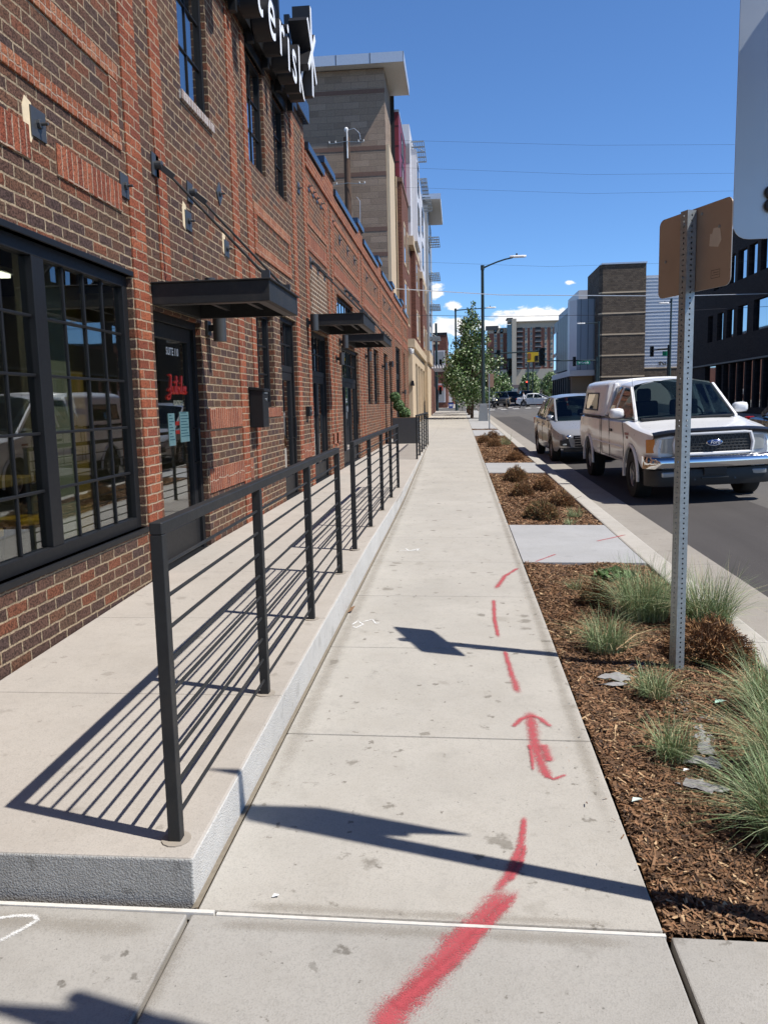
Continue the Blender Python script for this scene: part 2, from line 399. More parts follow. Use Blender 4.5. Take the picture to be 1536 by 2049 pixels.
# cars
def car_paint(name, col, metal=0., dirt=.0):
    return plain(name, col, .3, metal, var=.02, sc=6, coat=.45, dirt=dirt)
M['cp_white'] = car_paint('white_car_paint', (.86,.86,.86), dirt=.04); M['cp_silver'] = car_paint('silver_car_paint', (.40,.41,.43), .35)
M['cp_black'] = car_paint('black_car_paint', (.012,.013,.016)); M['cp_dark'] = car_paint('dark_blue_car_paint', (.02,.026,.04))
M['cp_grey'] = car_paint('grey_car_paint', (.10,.105,.11), .3)
M['tyre'] = plain('tyre_rubber', (.018,.018,.018), .85, bump=.3); M['rim'] = plain('alloy_rim', (.40,.40,.41), .35, .7, dirt=.2)
M['chrome'] = plain('chrome', (.78,.79,.80), .07, 1., var=.02); M['trim'] = plain('black_trim', (.014,.014,.015), .5)
M['lamp_clear'] = plain('headlamp_lens', (.40,.42,.42), .12, .3); M['amber'] = plain('amber_lens', (.62,.22,.04), .25)
M['lamp_red'] = plain('tail_lens', (.35,.01,.01), .2); M['lit'] = emis('lit_headlamp', (1,.85,.6), 4.)
M['badge_blue'] = plain('blue_badge', (.015,.05,.19), .25, .2); M['seat'] = plain('seat_cloth', (.05,.055,.055), .9)
M['sig_red'] = emis('red_signal_lamp', (1,.05,.03), 6.); M['green_sign'] = plain('green_sign', (.0,.21,.12), .5, var=.05)
M['pole_green'] = plain('dark_green_pole', (.02,.04,.045), .45); M['pole_wood'] = plain('creosote_wood', (.10,.06,.04), .9, var=.35, sc=8, bump=.5)
M['wire'] = plain('wire_black', (.03,.03,.04), .6); M['wire_pale'] = plain('wire_bright', (.75,.75,.76), .35, .6)
M['orange'] = plain('orange_plastic', (.80,.12,.02), .5); M['white'] = plain('white_paint', (.75,.75,.74), .5)
M['skin'] = plain('skin', (.42,.25,.18), .6)
# ================================================================== ground, road, pavement
def slab(mb, x0, x1, y0, y1, top, th=.12):
    f = lambda v, y: v(y) if callable(v) else v
    p = []
    for dz in (-th, 0):
        for y, a in ((y0,0),(y0,1),(y1,1),(y1,0)):
            x = f(x1 if a else x0, y); p.append((x, y, top(x, y)+dz))
    return mb.hexa(p)
def sheet(mb, x0, x1, y0, y1, top, nx=1, ny=1):
    for i in range(nx):
        for j in range(ny):
            a, b = x0+(x1-x0)*i/nx, x0+(x1-x0)*(i+1)/nx; c, d = y0+(y1-y0)*j/ny, y0+(y1-y0)*(j+1)/ny
            mb.quad((a,c,top(a,c)),(b,c,top(b,c)),(b,d,top(b,d)),(a,d,top(a,d)))
    return mb
mb = MB(); sheet(mb, -700, 700, -300, 900, lambda x, y: .012*min(y,150)-.35-.02*max(0,y-150)*.2, 2, 24); struct('ground', mb, M['ground'])
mb = MB(); 
XS = [-120,2.6,4.2,5.8,7.4,9.0,10.7,12.3,13.9,15.5,160]
for a, b in zip(XS[:-1], XS[1:]): sheet(mb, a, b, -60, 300, rz, 1, 8)
struct('road', mb, M['asphalt'], smooth=True)
mb = MB(); sheet(mb, 2.62, 4.2, -20, 60, lambda x, y: rz(x,y)+.006, 1, 8); sheet(mb, 4.2, 4.45, -20, 60, lambda x, y: rz(x,y)+.006, 1, 8)
struct('road', mb, M['asphalt2'])
mb = MB()                                      # crosswalk bars and stop line
for x in np.arange(3.2, 16, 1.25): mb.quad(*[(a,b,rz(a,b)+.012) for a,b in ((x,84.2),(x+.6,84.2),(x+.6,86.6),(x,86.6))])
for x in np.arange(3.2, 16, 1.25): mb.quad(*[(a,b,rz(a,b)+.012) for a,b in ((x,92.6),(x+.6,92.6),(x+.6,94.8),(x,94.8))])
struct('road_marking', mb, M['road_paint'])
def lanes(y0, y1, x):
    mb = MB(); y = y0
    while y < y1:
        mb.quad((x,y,rz(x,y)+.008),(x+.11,y,rz(x,y)+.008),(x+.11,y+2.5,rz(x,y+2.5)+.008),(x,y+2.5,rz(x,y+2.5)+.008)); y += 8
    return mb
struct('road_marking', lanes(20, 78, 9.2), M['road_paint'])

# base under the pavement: shows only in the joints
mb = MB()
slab(mb, -2.3, .612, 2.2, 79.6, lambda x, y: gz(x,y)-.03, .3); slab(mb, -6, 1.78, -6, 2.31, lambda x, y: gz(x,y)-.03, .3)
slab(mb, .60, 2.05, 31, 79.6, lambda x, y: gz(x,y)-.03, .3)
struct('pavement_bed', mb, M['joint'])
XE = lambda y: float(np.interp(y, [2,12,26,40,80], [-.882,-.875,-1.02,-1.05,-1.05]))   # kerb line of the raised walk
JY = [2.335, 3.71, 5.085] + [5.085+1.37*k for k in range(1, 55)]
mb = MB(); J = .005
for a, b in zip(JY[:-1], JY[1:]):
    if a > 78: break
    lft = (lambda y: XE(y)+.022) if a < 26 else (lambda y: -2.3)
    if a < 26: slab(mb, lft, .615-.002, a+J, b-J, gz)
    else:
        slab(mb, lambda y: -1.02+.004, .615-.002, a+J, b-J, gz); slab(mb, -2.45, -1.02-.004, a+J, b-J, gz)
o = struct('sidewalk', mb, M['conc'], bevel=.006)
mb = MB()
ys = [-6, -4.2, -2.6, -.4, 2.318]
for a, b in zip(ys[:-1], ys[1:]):
    for x0, x1 in ((-5.6,-4.1),(-4.1,-2.5),(-2.5,-.882),(-.876,.618),(.624,1.775)):
        slab(mb, x0+J, x1-J, a+J, b-J*.6, gz)
struct('sidewalk', mb, M['conc2'], bevel=.006)
mb = MB()                                      # white joint filler standing a little proud
mb.hexa([(-5.6,2.315,gz(-3,2.3)-.02),(-.80,2.315,gz(-.8,2.3)-.02),(-.80,2.332,gz(-.8,2.3)-.02),(-5.6,2.332,gz(-3,2.3)-.02),
         (-5.6,2.315,gz(-3,2.3)+.006),(-.80,2.315,gz(-.8,2.3)+.006),(-.80,2.332,gz(-.8,2.3)+.006),(-5.6,2.332,gz(-3,2.3)+.006)])
mb.hexa([(-.79,2.310,gz(-.8,2.3)-.02),(.615,2.310,gz(.6,2.3)-.02),(.615,2.324,gz(.6,2.3)-.02),(-.79,2.324,gz(-.8,2.3)-.02),
         (-.79,2.310,gz(-.8,2.3)+.005),(.615,2.310,gz(.6,2.3)+.003),(.615,2.324,gz(.6,2.3)+.003),(-.79,2.324,gz(-.8,2.3)+.005)])
struct('joint_filler', mb, M['white_seal'])
# raised walk along the building
PY = [-4, 2.36, 3.72, 5.03, 6.33, 7.3, 13, 20, 27]; PZ = [.13, .192, .236, .268, .300, .325, .330, .340, .353]
pz = lambda y: float(np.interp(y, PY, PZ))
FX = -2.46
PJ = [2.365, 3.745, 5.07, 6.4, 7.75, 9.1, 10.45, 11.8, 13.2, 14.6, 16, 17.4, 18.8, 20.2, 21.6, 23, 24.4, 25.8, 26.9]
mb = MB()
for a, b in zip(PJ[:-1], PJ[1:]):
    j = .003
    slab(mb, FX+.01, lambda y: XE(y)-.003, a+(j if a > 2.4 else .013), b-j, lambda x, y: pz(y), .05)
struct('raised_walk', mb, M['conc_ramp'], bevel=.008)
mb = MB()
cut = [2.375, 3.74, 5.07, 7.75, 10.45, 13.2, 16, 18.8, 21.6, 24.4, 26.9]
for a, b in zip(cut[:-1], cut[1:]):
    p = []
    for dz in (0, 1):
        for x, y in ((FX+.2,a+.002),(XE(a),a+.002),(XE(b),b-.002),(FX+.2,b-.002)): p.append((x, y, pz(y)-.006 if dz else gz(x,y)-.1))
    mb.hexa(p)
struct('raised_walk', mb, M['conc_face'], bevel=.005)
mb = MB()
mb.hexa([(-.884,2.3735,-.05),(-.884,2.45,-.05),(-2.27,2.45,-.05),(-2.27,2.3735,-.05),(-.884,2.3735,pz(2.4)-.006),(-.884,2.45,pz(2.4)-.006),(-2.27,2.45,pz(2.4)-.006),(-2.27,2.3735,pz(2.4)-.006)])
mb.hexa([(-7,2.375,-.05),(FX+.2,2.375,-.05),(FX+.2,3.9,-.05),(-7,3.9,-.05),(-7,2.375,pz(2.4)-.006),(FX+.2,2.375,pz(2.4)-.006),(FX+.2,3.9,pz(3.9)-.006),(-7,3.9,pz(3.9)-.006)])
struct('raised_walk', mb, M['conc_front'], bevel=.005)
mb = MB()
for i in range(24):
    a, b = 2.345+i*1.02, 2.345+(i+1)*1.02
    mb.quad((XE(a)-.002,a,gz(-.9,a)-.004),(XE(a)+.022,a,gz(-.9,a)+.0035),(XE(b)+.022,b,gz(-.9,b)+.0035),(XE(b)-.002,b,gz(-.9,b)-.004))
struct('sealant_strip', mb, M['sand'])
# planting strip: concrete crossings, kerb, gutter
mb = MB()
for a, b in ((7.84,10.1),(16.92,19.3),(31.9,36.9)): slab(mb, .62, 1.80, a, b, gz)
for k in range(26):
    a = 38.3+1.6*k
    if a < 78.5:
        slab(mb, .621, 1.80, a+J, a+1.6-J, gz)
struct('crossing_slab', mb, M['conc_new'], bevel=.006)
mb = MB()
for k in range(34):
    a = 2.33-3*3+3*k
    if a > 77: break
    slab(mb, 1.806, 2.035, a+.004, a+3-.004, gz, .4)
struct('kerb', mb, M['kerb'], bevel=.022)
mb = MB()
for k in range(34):
    a = 2.33-3*3+3*k
    if a > 77: break
    slab(mb, 2.02, 2.63, a+.004, a+3-.004, lambda x, y: rz(0,y)+.012+(x-2.02)*.02, .1)
struct('gutter', mb, M['gutter'], bevel=.004)
# far corner and other blocks
mb = MB()
slab(mb, 15.6, 60, -30, 79, lambda x, y: .012*y, .3); slab(mb, 12.3, 60, 97, 180, lambda x, y: .012*y-.04, .3); slab(mb, -60, 2.2, 97, 200, lambda x, y: .012*y-.04, .3)
slab(mb, -60, -2.3, 27, 79.6, lambda x, y: gz(-3,y)-.01, .3)
struct('sidewalk', mb, M['conc2'])
# ---- mulch beds
BEDS = [(.624,1.80,2.335,7.835),(.624,1.80,10.105,16.915),(.624,1.80,19.305,31.895),(.624,1.80,36.905,38.295)]
mb = MB()
for x0, x1, y0, y1 in BEDS:
    nx = 14; ny = int((y1-y0)/.09); H = RS.rand(ny+1, nx+1)*.022
    vs = [(x0+(x1-x0)*i/nx, y0+(y1-y0)*j/ny, gz(x0+(x1-x0)*i/nx, y0+(y1-y0)*j/ny)-.035+H[j,i]+.018*math.sin(9*i/nx+j*.13)) for j in range(ny+1) for i in range(nx+1)]
    mb.add(vs, [(j*(nx+1)+i, j*(nx+1)+i+1, (j+1)*(nx+1)+i+1, (j+1)*(nx+1)+i) for j in range(ny) for i in range(nx)])
struct('planting_soil', mb, M['mulch'], recalc=False)
def chips(name, x0, x1, y0, y1, n, k=1.):
    P = np.stack([x0+(x1-x0)*RS.rand(n), y0+(y1-y0)*RS.rand(n)**1.15], 1)
    L = (.008+.022*RS.rand(n)**2.2)*k; W = (.002+.0042*RS.rand(n)**1.5)*k
    big = RS.rand(n) < .012; L[big] *= 1.6; W[big] *= 2.2
    a = RS.rand(n)*2*np.pi; t = (RS.rand(n)-.5)*1.0; rl = (RS.rand(n)-.5)*1.4
    d = np.stack([np.cos(a)*np.cos(t), np.sin(a)*np.cos(t), np.sin(t)], 1)
    s = np.stack([-np.sin(a)*np.cos(rl), np.cos(a)*np.cos(rl), np.sin(rl)], 1)
    z = .012*P[:,1]-.01*np.clip(P[:,0],-3,2)-.026+.022*RS.rand(n)+.014*np.sin(9*(P[:,0]-x0)/(x1-x0)+(P[:,1]-y0)/.09*.13)
    c = np.concatenate([P, z[:,None]], 1)
    V = np.stack([c-d*L[:,None]-s*W[:,None], c+d*L[:,None]-s*W[:,None]*.6, c+d*L[:,None]*.9+s*W[:,None], c-d*L[:,None]+s*W[:,None]*.8], 1)
    return V, RS.choice(5, n, p=[.32,.30,.17,.06,.15])
Vs = []; Ms = []
for (x0,x1,y0,y1), n, k in zip(BEDS, (75000, 24000, 12000, 500), (1.,1.45,2.1,2.4)):
    v, m = chips('', x0+.01, x1-.01, y0+.01, y1-.01, n, k); Vs.append(v); Ms.append(m)
v, m = chips('', .47, .66, 2.4, 7.8, 60, .5); v[:,:,2] += .028; Vs.append(v); Ms.append(m)
tag(fast_quads('mulch', np.concatenate(Vs), np.concatenate(Ms), CHIP), 'brown shredded bark mulch covering the planting strip', 'mulch', kind='stuff')

# ---- painted marks
def stroke(mb_uv, pts, w0, w1, dz=.0025):
    pts = [Vector((x, y)) for x, y in pts]; k = len(pts); n = 6
    fine = []
    for i in range(k-1):
        for j in range(n): fine.append(pts[i].lerp(pts[i+1], j/n))
    fine.append(pts[-1]); K = len(fine); q = []
    for i, p in enumerate(fine):
        d = (fine[min(i+2,K-1)]-fine[max(i-2,0)]).normalized(); s = Vector((d.y,-d.x)); w = w0+(w1-w0)*i/(K-1)
        for sg in (-1, 1):
            a = p+s*sg*w/2; q.append(((a.x, a.y, gz(a.x,a.y)+dz), (sg, i/(K-1))))
    for i in range(K-1): mb_uv.append((q[2*i], q[2*i+1], q[2*i+3], q[2*i+2]))
def build_strokes(name, sl, mat):
    me = bpy.data.meshes.new(name); V = [p[0] for f in sl for p in f]
    me.from_pydata(V, [], [(4*i,4*i+1,4*i+2,4*i+3) for i in range(len(sl))]); me.materials.append(mat)
    uv = me.uv_layers.new(name='UVMap'); k = 0
    for f in sl:
        for p in f: uv.data[k].uv = p[1]; k += 1
    o = bpy.data.objects.new(name, me); COL.objects.link(o); return o
def paint(sl, mat, label, name='painted_mark', cat='paint mark', group='spray paint marks on the pavement'):
    L = []
    for i, (pts, a, b) in enumerate(sl): stroke(L, pts, a, b, .0025+.0006*i)
    return tag(build_strokes(name, L, mat), label, cat, group)
paint([([(-.25,1.84),(-.136,2.03),(-.041,2.199),(.052,2.355),(.185,2.57)],.20,.15),([(-.20,1.95),(-.136,2.03),(.0,2.199),(.09,2.355),(.215,2.56)],.12,.07),([(.246,3.01),(.216,2.794),(.166,2.619),(.096,2.46)],.045,.09),([(.233,2.8),(.2,2.651),(.15,2.546)],.035,.06)], M['redpaint'], 'broad red spray stroke with a thin curved tail crossing the white joint line')
paint([([(.355,4.09),(.346,3.711),(.355,3.449),(.373,3.29)],.125,.10),([(.357,3.34),(.394,3.31),(.46,3.36)],.06,.04),([(.25,3.84),(.30,3.94),(.358,4.0)],.06,.075),([(.358,4.0),(.40,3.96),(.448,3.84)],.075,.06),([(.385,3.66),(.39,3.55),(.392,3.46)],.10,.08),([(.32,3.66),(.318,3.5),(.31,3.36)],.05,.03)], M['redpaint'], 'red sprayed arrow with a barbed head pointing up the sidewalk')
paint([([(.282,5.09),(.297,4.653),(.32,4.26)],.06,.095)], M['redpaint'], 'short red dash just beyond the red arrow, crossing the sign shadow')
paint([([(.27,6.4),(.249,5.776),(.258,5.27)],.075,.06)], M['redpaint'], 'straight red dash beside the sign shadow tip, third from the front')
paint([([(.56,7.57),(.407,7.204),(.285,6.64)],.08,.10)], M['redpaint'], 'curved red dash bending right towards the pale crossing slab')
paint([([(.73,7.83),(1.004,8.257)],.05,.055)], M['redpaint'], 'thin red slash on the near edge of the pale crossing slab')
paint([([(1.5,8.95),(1.712,9.167),(1.95,9.42)],.06,.07)], M['redpaint'], 'thin red slash on the pale crossing slab beside the kerb')
paint([([(-.788,5.574),(-.752,5.692),(-.704,5.603),(-.744,5.514),(-.784,5.574)],.035,.035),([(-.725,5.654),(-.649,5.736),(-.611,5.62),(-.578,5.66)],.035,.03)], M['chalk'], 'white chalk scribble near the raised walk, left of the sign shadow', group='white chalk marks')
paint([([(-.661,8.378),(-.368,8.385)],.05,.035),([(-.59,8.52),(-.537,8.353),(-.437,8.495),(-.461,8.328)],.05,.05)], M['chalk'], 'faint white chalk line with a loop farther up the sidewalk', group='white chalk marks')
paint([([(-1.52,2.235),(-1.439,2.262),(-1.378,2.266),(-1.353,2.246),(-1.385,2.195),(-1.47,2.07)],.03,.04)], M['chalk'], 'white chalk hook on the near slab below the raised walk', group='white chalk marks')

# thin films of dirt along the edges
L = []
for i, (pts, a, b) in enumerate((([(-.80,2.4),(-.81,8),(-.83,14),(-.95,24)],.20,.22),([(-.74,2.37),(-.2,2.365),(.58,2.36)],.10,.08),([(.56,2.5),(.565,6),(.56,14),(.57,30)],.13,.16),([(-2.2,2.22),(-1.4,2.24),(-.9,2.22)],.2,.16),([(-.85,2.27),(.0,2.28),(.58,2.275)],.10,.12),([(-.95,1.4),(-.87,1.9),(-.86,2.3)],.14,.12))): stroke(L, pts, a, b, .0011+.0002*i)
tag(build_strokes('dirt_film', L, M['dirt']), kind='structure')
# ================================================================== brick building on the left
BB = thing('brick_building', 'old brown and red brick warehouse with black steel windows along the sidewalk', 'building', (FX, 10, .3))
HOLES_T = [(3.32,6.05,.74,2.66),(6.45,7.66,.27,2.47),(4.35,5.2,4.5,5.88),(7.45,8.30,4.5,5.88),(9.85,10.70,4.6,5.88),(11.25,12.0,4.6,5.88),(9.82,10.78,1.66,2.88),(11.2,12.32,.30,2.95)]
HOLES_L = [(13.6,15.33,.30,2.95),(16.68,19.25,3.22,3.95),(17.1,20.05,.30,2.95),(22.1,23.25,1.69,3.32),(23.75,25.2,1.69,3.32),(27.0,28.45,1.69,3.4),(29.2,30.3,.33,3.25),(32.3,34.8,.35,4.0),(36.4,37.8,1.2,4.0)]
def wall_x(mb, x, y0, y1, z0, z1, holes, d=.12):
    """front of a wall facing +x, openings with reveals of depth d"""
    hs = [h for h in holes if h[1] > y0 and h[0] < y1 and h[3] > z0 and h[2] < z1]
    Y = sorted({y0, y1, *[v for h in hs for v in h[:2]]}); Z = sorted({z0, z1, *[v for h in hs for v in h[2:]]})
    for a, b in zip(Y[:-1], Y[1:]):
        for c, e in zip(Z[:-1], Z[1:]):
            if any(h[0] < (a+b)/2 < h[1] and h[2] < (c+e)/2 < h[3] for h in hs): continue
            mb.quad((x,a,c),(x,b,c),(x,b,e),(x,a,e))
    for a, b, c, e in hs:
        mb.quad((x,a,c),(x-d,a,c),(x-d,a,e),(x,a,e)); mb.quad((x,b,e),(x-d,b,e),(x-d,b,c),(x,b,c))
        mb.quad((x,a,c),(x,b,c),(x-d,b,c),(x-d,a,c)); mb.quad((x-d,a,e),(x-d,b,e),(x,b,e),(x,a,e))
    return mb
mb = MB(); wall_x(mb, FX, -5, 13.5, 0, 6.2, HOLES_T)
mb.quad((FX,13.5,5.8),(FX-12,13.5,5.8),(FX-12,13.5,6.2),(FX,13.5,6.2)); mb.quad((FX,-5,0),(FX-12,-5,0),(FX-12,-5,6.2),(FX,-5,6.2))
mb.build('wall', M['brick'], BB, recalc=False)
mb = MB(); wall_x(mb, FX, 13.5, 40.2, 0, 5.82, HOLES_L); mb.quad((FX,40.2,0),(FX-12,40.2,0),(FX-12,40.2,5.82),(FX,40.2,5.82))
mb.build('wall', M['brick_low'], BB, recalc=False)
mb = MB(); mb.box(FX-12,FX-.3,-5,13.5,6.0,6.15); mb.box(FX-12,FX-.3,13.5,40.2,5.6,5.75); mb.box(FX-12.2,FX-12,-5,40.2,0,6.1)
mb.build('roof', M['darkgrey'], BB)
mb = MB()   # interior
mb.quad((FX-7,-4,.26),(FX-.13,-4,.26),(FX-.13,40,.26),(FX-7,40,.26))
mb.build('floor', M['room_floor'], BB)
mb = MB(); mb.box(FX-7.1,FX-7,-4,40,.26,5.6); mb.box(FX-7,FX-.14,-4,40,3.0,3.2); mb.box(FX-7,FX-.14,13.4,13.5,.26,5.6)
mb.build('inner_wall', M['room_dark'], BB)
mb = MB(); mb.box(FX-7,FX-.2,9.1,9.2,.26,3.0); mb.build('inner_wall', M['room'], BB)
mb = MB(); mb.box(FX-.60,FX-.40,5.45,5.78,.26,3.0); mb.build('column', M['room'], BB)
mb = MB(); mb.box(FX-.58,FX-.44,5.82,6.10,.26,3.0); mb.build('yellow_panel', plain('ochre_wall',(.62,.36,.09),.8), BB)
mb = MB(); mb.box(FX-.30,FX-.14,3.3,6.05,.68,.73); mb.build('inner_sill', M['wood'], BB)
# red pilaster strips, soldier panels, frames (each proud of the wall)
def strip(y0, y1, z0, z1, m='red', pr=.014, name='pilaster'):
    mb = MB(); mb.box(FX-.05, FX+pr, y0, y1, z0, z1); return mb.build(name, M[m], BB, bevel=.003)
for a in ((6.085,6.37,.30,5.95),(6.68,6.91,2.72,5.95),(9.0,9.25,.31,5.95),(9.62,9.80,.31,5.95),(9.80,9.88,3.0,4.5),(12.36,12.62,.33,5.95),(13.28,13.497,.33,5.95)): strip(*a)
for a in ((3.3,6.0,4.03,4.14),(3.3,6.0,3.55,3.65),(9.95,12.1,4.02,4.15),(9.95,12.1,3.54,3.68)): strip(*a, m='band', name='soldier_band')
strip(5.84,5.97,3.655,4.025,name='panel_edge'); strip(9.95,10.08,3.685,4.015,name='panel_edge'); strip(11.97,12.1,3.685,4.015,name='panel_edge')
for a in ((2.6,4.66,3.105,3.30),(4.98,5.94,3.105,3.30),(7.72,8.995,1.45,1.66),(7.70,8.995,.82,1.06),(9.26,9.40,.82,1.06),(10.0,11.05,1.53,1.65),(12.63,13.27,.83,1.05),(15.6,16.7,.9,1.12)): strip(*a, m='soldier', name='soldier_panel')
mb = MB(); mb.box(FX-.05,FX+.03,7.40,8.36,4.42,4.5); mb.build('sill', brick_mat('limed_brick', [(.5,.38,.33),(.6,.5,.46)], (.8,.78,.75), vertical=True, H=.075, L=.2, mw=.02), BB, bevel=.004)
BAYS = [(13.25,15.5),(16.32,20.5),(21.4,25.6),(26.5,30.7),(31.6,35.8),(36.7,39.9)]
for i, (a, b) in enumerate(BAYS):
    if i == 0: a = 13.52
    for z0, z1 in ((4.24,4.50),): strip(a, b, z0, z1, m='soldier', name='soldier_band')
    strip(a, b, 5.28, 5.39, m='band', name='soldier_band'); strip(a, b, 4.66, 4.775, m='band', name='soldier_band')
    strip(a, a+.16, 4.78, 5.275, name='panel_edge'); strip(b-.16, b, 4.78, 5.275, name='panel_edge')
    nb = BAYS[i+1][0] if i < 5 else 40.15
    strip(b+.04, b+.24, .4, 5.5, name='pilaster'); 
    if i < 5: strip(nb-.24, nb-.04, .4, 5.5, name='pilaster')
strip(13.51, 40.19, 5.56, 5.80, m='red', pr=.03, name='parapet_band')
mb = MB(); mb.box(FX-.02,FX+.006,13.72,15.33,3.22,4.02); mb.build('infill_panel', M['brick_pale'], BB)
# copings and parapet caps
mb = MB(); mb.box(FX-.42, FX+.10, -5, 13.55, 6.2, 6.5); mb.build('coping', M['cop'], BB, bevel=.01)
caps = [(15.2,16.5),(20.15,21.4),(25.2,26.45),(30.45,31.65),(35.5,36.75)]
edges = [13.56]+[v for c in caps for v in c]+[40.25]
for a, b in zip(edges[::2], edges[1::2]):
    mb = MB(); mb.box(FX-.36, FX+.07, a+.012, b-.012, 5.825, 5.95); mb.build('coping', M['cop'], BB, bevel=.008)
for a, b in caps:
    mb = MB(); mb.box(FX-.30, FX+.016, a, b, 5.6, 6.08); mb.build('parapet_pier', M['red'], BB)
    mb = MB(); mb.box(FX-.36, FX+.07, a-.01, b+.01, 6.083, 6.21); mb.build('coping', M['cop'], BB, bevel=.008)
# anchor plates with bolts
def plate(y, z, w=.17, h=.17, rot=0):
    mb = MB(); c = Vector((FX, y, z))
    if rot:
        q = [(y+.11,z),(y,z+.12),(y-.11,z),(y,z-.12)]; mb.prism(q, 'x', FX, FX+.012)
    else: mb.box(FX, FX+.012, y-w/2, y+w/2, z-h/2, z+h/2)
    mb.cyl((FX+.012,y,z),(FX+.03,y,z),.028,8); mb.cyl((FX+.03,y,z),(FX+.07,y,z),.010,8)
    mb.build('anchor_plate', M['darkgrey'], BB, bevel=.002)
for y, z, r in ((4.78,3.34,0),(6.02,3.31,0),(7.45,3.37,0),(8.68,3.35,0),(8.5,3.87,1),(12.9,5.05,0),(16.35,5.30,0),(17.3,5.12,1),(18.5,5.12,1),(19.7,5.12,1),(13.8,5.31,0),(14.2,5.31,0),(14.6,5.31,0),(15.0,5.31,0),(22.3,5.1,1),(24.4,5.1,1),(27.6,5.1,1),(29.6,5.1,1)):
    plate(y, z, rot=r)
mm = plain('lime_patch', (.70,.57,.38), .9, var=.2, sc=20)
for y, z in ((4.67,3.34),(7.36,3.40),(8.60,3.40)):
    mb = MB(); mb.prism([(y-.05,z-.10),(y+.02,z-.13),(y+.05,z-.08),(y+.05,z+.1),(y-.02,z+.12),(y-.055,z+.05)], 'x', FX-.01, FX+.004); mb.build('mortar_patch', mm, BB)

# ---- windows
def window(y0, y1, z0, z1, cols, rows, bars=None, fw=.06, glassm='glass', set_=.07, mt=.018, label=None):
    x = FX-set_
    mb = MB()
    mb.box(x-.05,x+.03,y0,y0+fw,z0,z1); mb.box(x-.05,x+.03,y1-fw,y1,z0,z1)
    mb.box(x-.05,x+.031,y0+fw,y1-fw,z0,z0+fw); mb.box(x-.05,x+.031,y0+fw,y1-fw,z1-fw,z1)
    secs = bars or [(y0+fw, y1-fw, cols)]
    for i, (a, b, c) in enumerate(secs):
        if i: mb.box(x-.05,x+.034,secs[i-1][1],a,z0+fw,z1-fw)
        for k in range(1, c):
            yy = a+(b-a)*k/c; mb.box(x-.012,x+.008,yy-mt/2,yy+mt/2,z0+fw,z1-fw)
        for k in range(1, rows):
            zz = z0+fw+(z1-z0-2*fw)*k/rows; mb.box(x-.013,x+.010,a,b,zz-mt/2,zz+mt/2)
    w = mb.build('window', M['frame'], BB, bevel=.004)
    if label: w['label'] = label
    g = MB(); g.box(x-.012,x-.006,y0+fw*.9,y1-fw*.9,z0+fw*.9,z1-fw*.9); g.build('pane', M[glassm], w)
    return w
window(3.32,6.05,.74,2.66,0,5,[(3.42,4.66,4),(4.80,5.95,4)],fw=.085,label='large black steel window of many small panes beside the first railing')
for z0, z1, q in ((2.66,2.70,.012),(.70,.74,.02)): mb = MB(); mb.box(FX-.05,FX+q,3.3,6.07,z0,z1); mb.build('window_trim', M['frame'], BB, bevel=.004)
for a in ((4.35,5.2,4.5,5.88),(7.45,8.30,4.5,5.88),(9.85,10.70,4.6,5.88),(11.25,12.0,4.6,5.88)):
    window(*a, 2, 3, fw=.05, glassm='glass'); mb = MB(); mb.box(FX-.03,FX+.025,a[0]-.05,a[1]+.05,a[3],a[3]+.12); mb.build('lintel', M['frame'], BB, bevel=.004)
window(9.82,10.78,1.66,2.88,2,3,fw=.07,set_=.10,glassm='glass')
window(16.68,19.25,3.22,3.95,6,1,set_=.09)
for a in ((22.1,23.25,1.69,3.32),(23.75,25.2,1.69,3.32),(27.0,28.45,1.69,3.4),(36.4,37.8,1.2,4.0)): window(*a, 2, 4, fw=.08, set_=.10)
# ---- doors
def door(y0, y1, z0, z1, leaves=1, transom=.0, label=None, side=0, rows=2):
    x = FX-.10; fw = .07
    mb = MB(); mb.box(x-.06,x+.05,y0,y0+fw,z0,z1); mb.box(x-.06,x+.05,y1-fw,y1,z0,z1); mb.box(x-.06,x+.05,y0+fw,y1-fw,z1-fw,z1)
    mb.box(x-.06,x+.10,y0,y1,z0-.05,z0+.012)
    d = mb.build('door', M['black'], BB, bevel=.004)
    if label: d['label'] = label
    zt = z1-fw-transom
    if transom:
        mb = MB(); mb.box(x-.04,x+.03,y0+fw,y1-fw,zt-.09,zt)
        n = max(2, int((y1-y0)/.33))
        for k in range(1, n): yy = y0+fw+(y1-y0-2*fw)*k/n; mb.box(x-.03,x+.012,yy-.012,yy+.012,zt,z1-fw)
        for k in range(1, rows): zz = zt+(z1-fw-zt)*k/rows; mb.box(x-.031,x+.014,y0+fw,y1-fw,zz-.012,zz+.012)
        mb.build('transom_bars', M['black'], d, bevel=.002)
        g = MB(); g.box(x-.012,x-.006,y0+fw,y1-fw,zt,z1-fw); g.build('pane', M['glass'], d); zt -= .09
    n = leaves; W = (y1-y0-2*fw)/n
    for k in range(n):
        a, b = y0+fw+W*k+.004, y0+fw+W*(k+1)-.004; st = .10 if n == 1 else .085
        mb = MB(); mb.box(x-.03,x+.02,a,a+st,z0+.02,zt-.004); mb.box(x-.03,x+.02,b-st,b,z0+.02,zt-.004)
        mb.box(x-.03,x+.021,a+st,b-st,z0+.02,z0+.30); mb.box(x-.03,x+.021,a+st,b-st,zt-.13 if not transom else zt-.12,zt-.004)
        mb.build('leaf', M['black'], d, bevel=.004)
        g = MB(); g.box(x-.012,x-.006,a+st,b-st,z0+.30,zt-.12); g.build('pane', M['glass'], d)
        hy = b-.05 if (k % 2 == 0) else a+.05
        h = MB(); h.tube([(x+.02,hy,z0+.86),(x+.075,hy,z0+.86),(x+.075,hy,z0+1.18),(x+.02,hy,z0+1.18)],.011,8); h.build('handle', M['shade'], d, smooth=True)
    return d
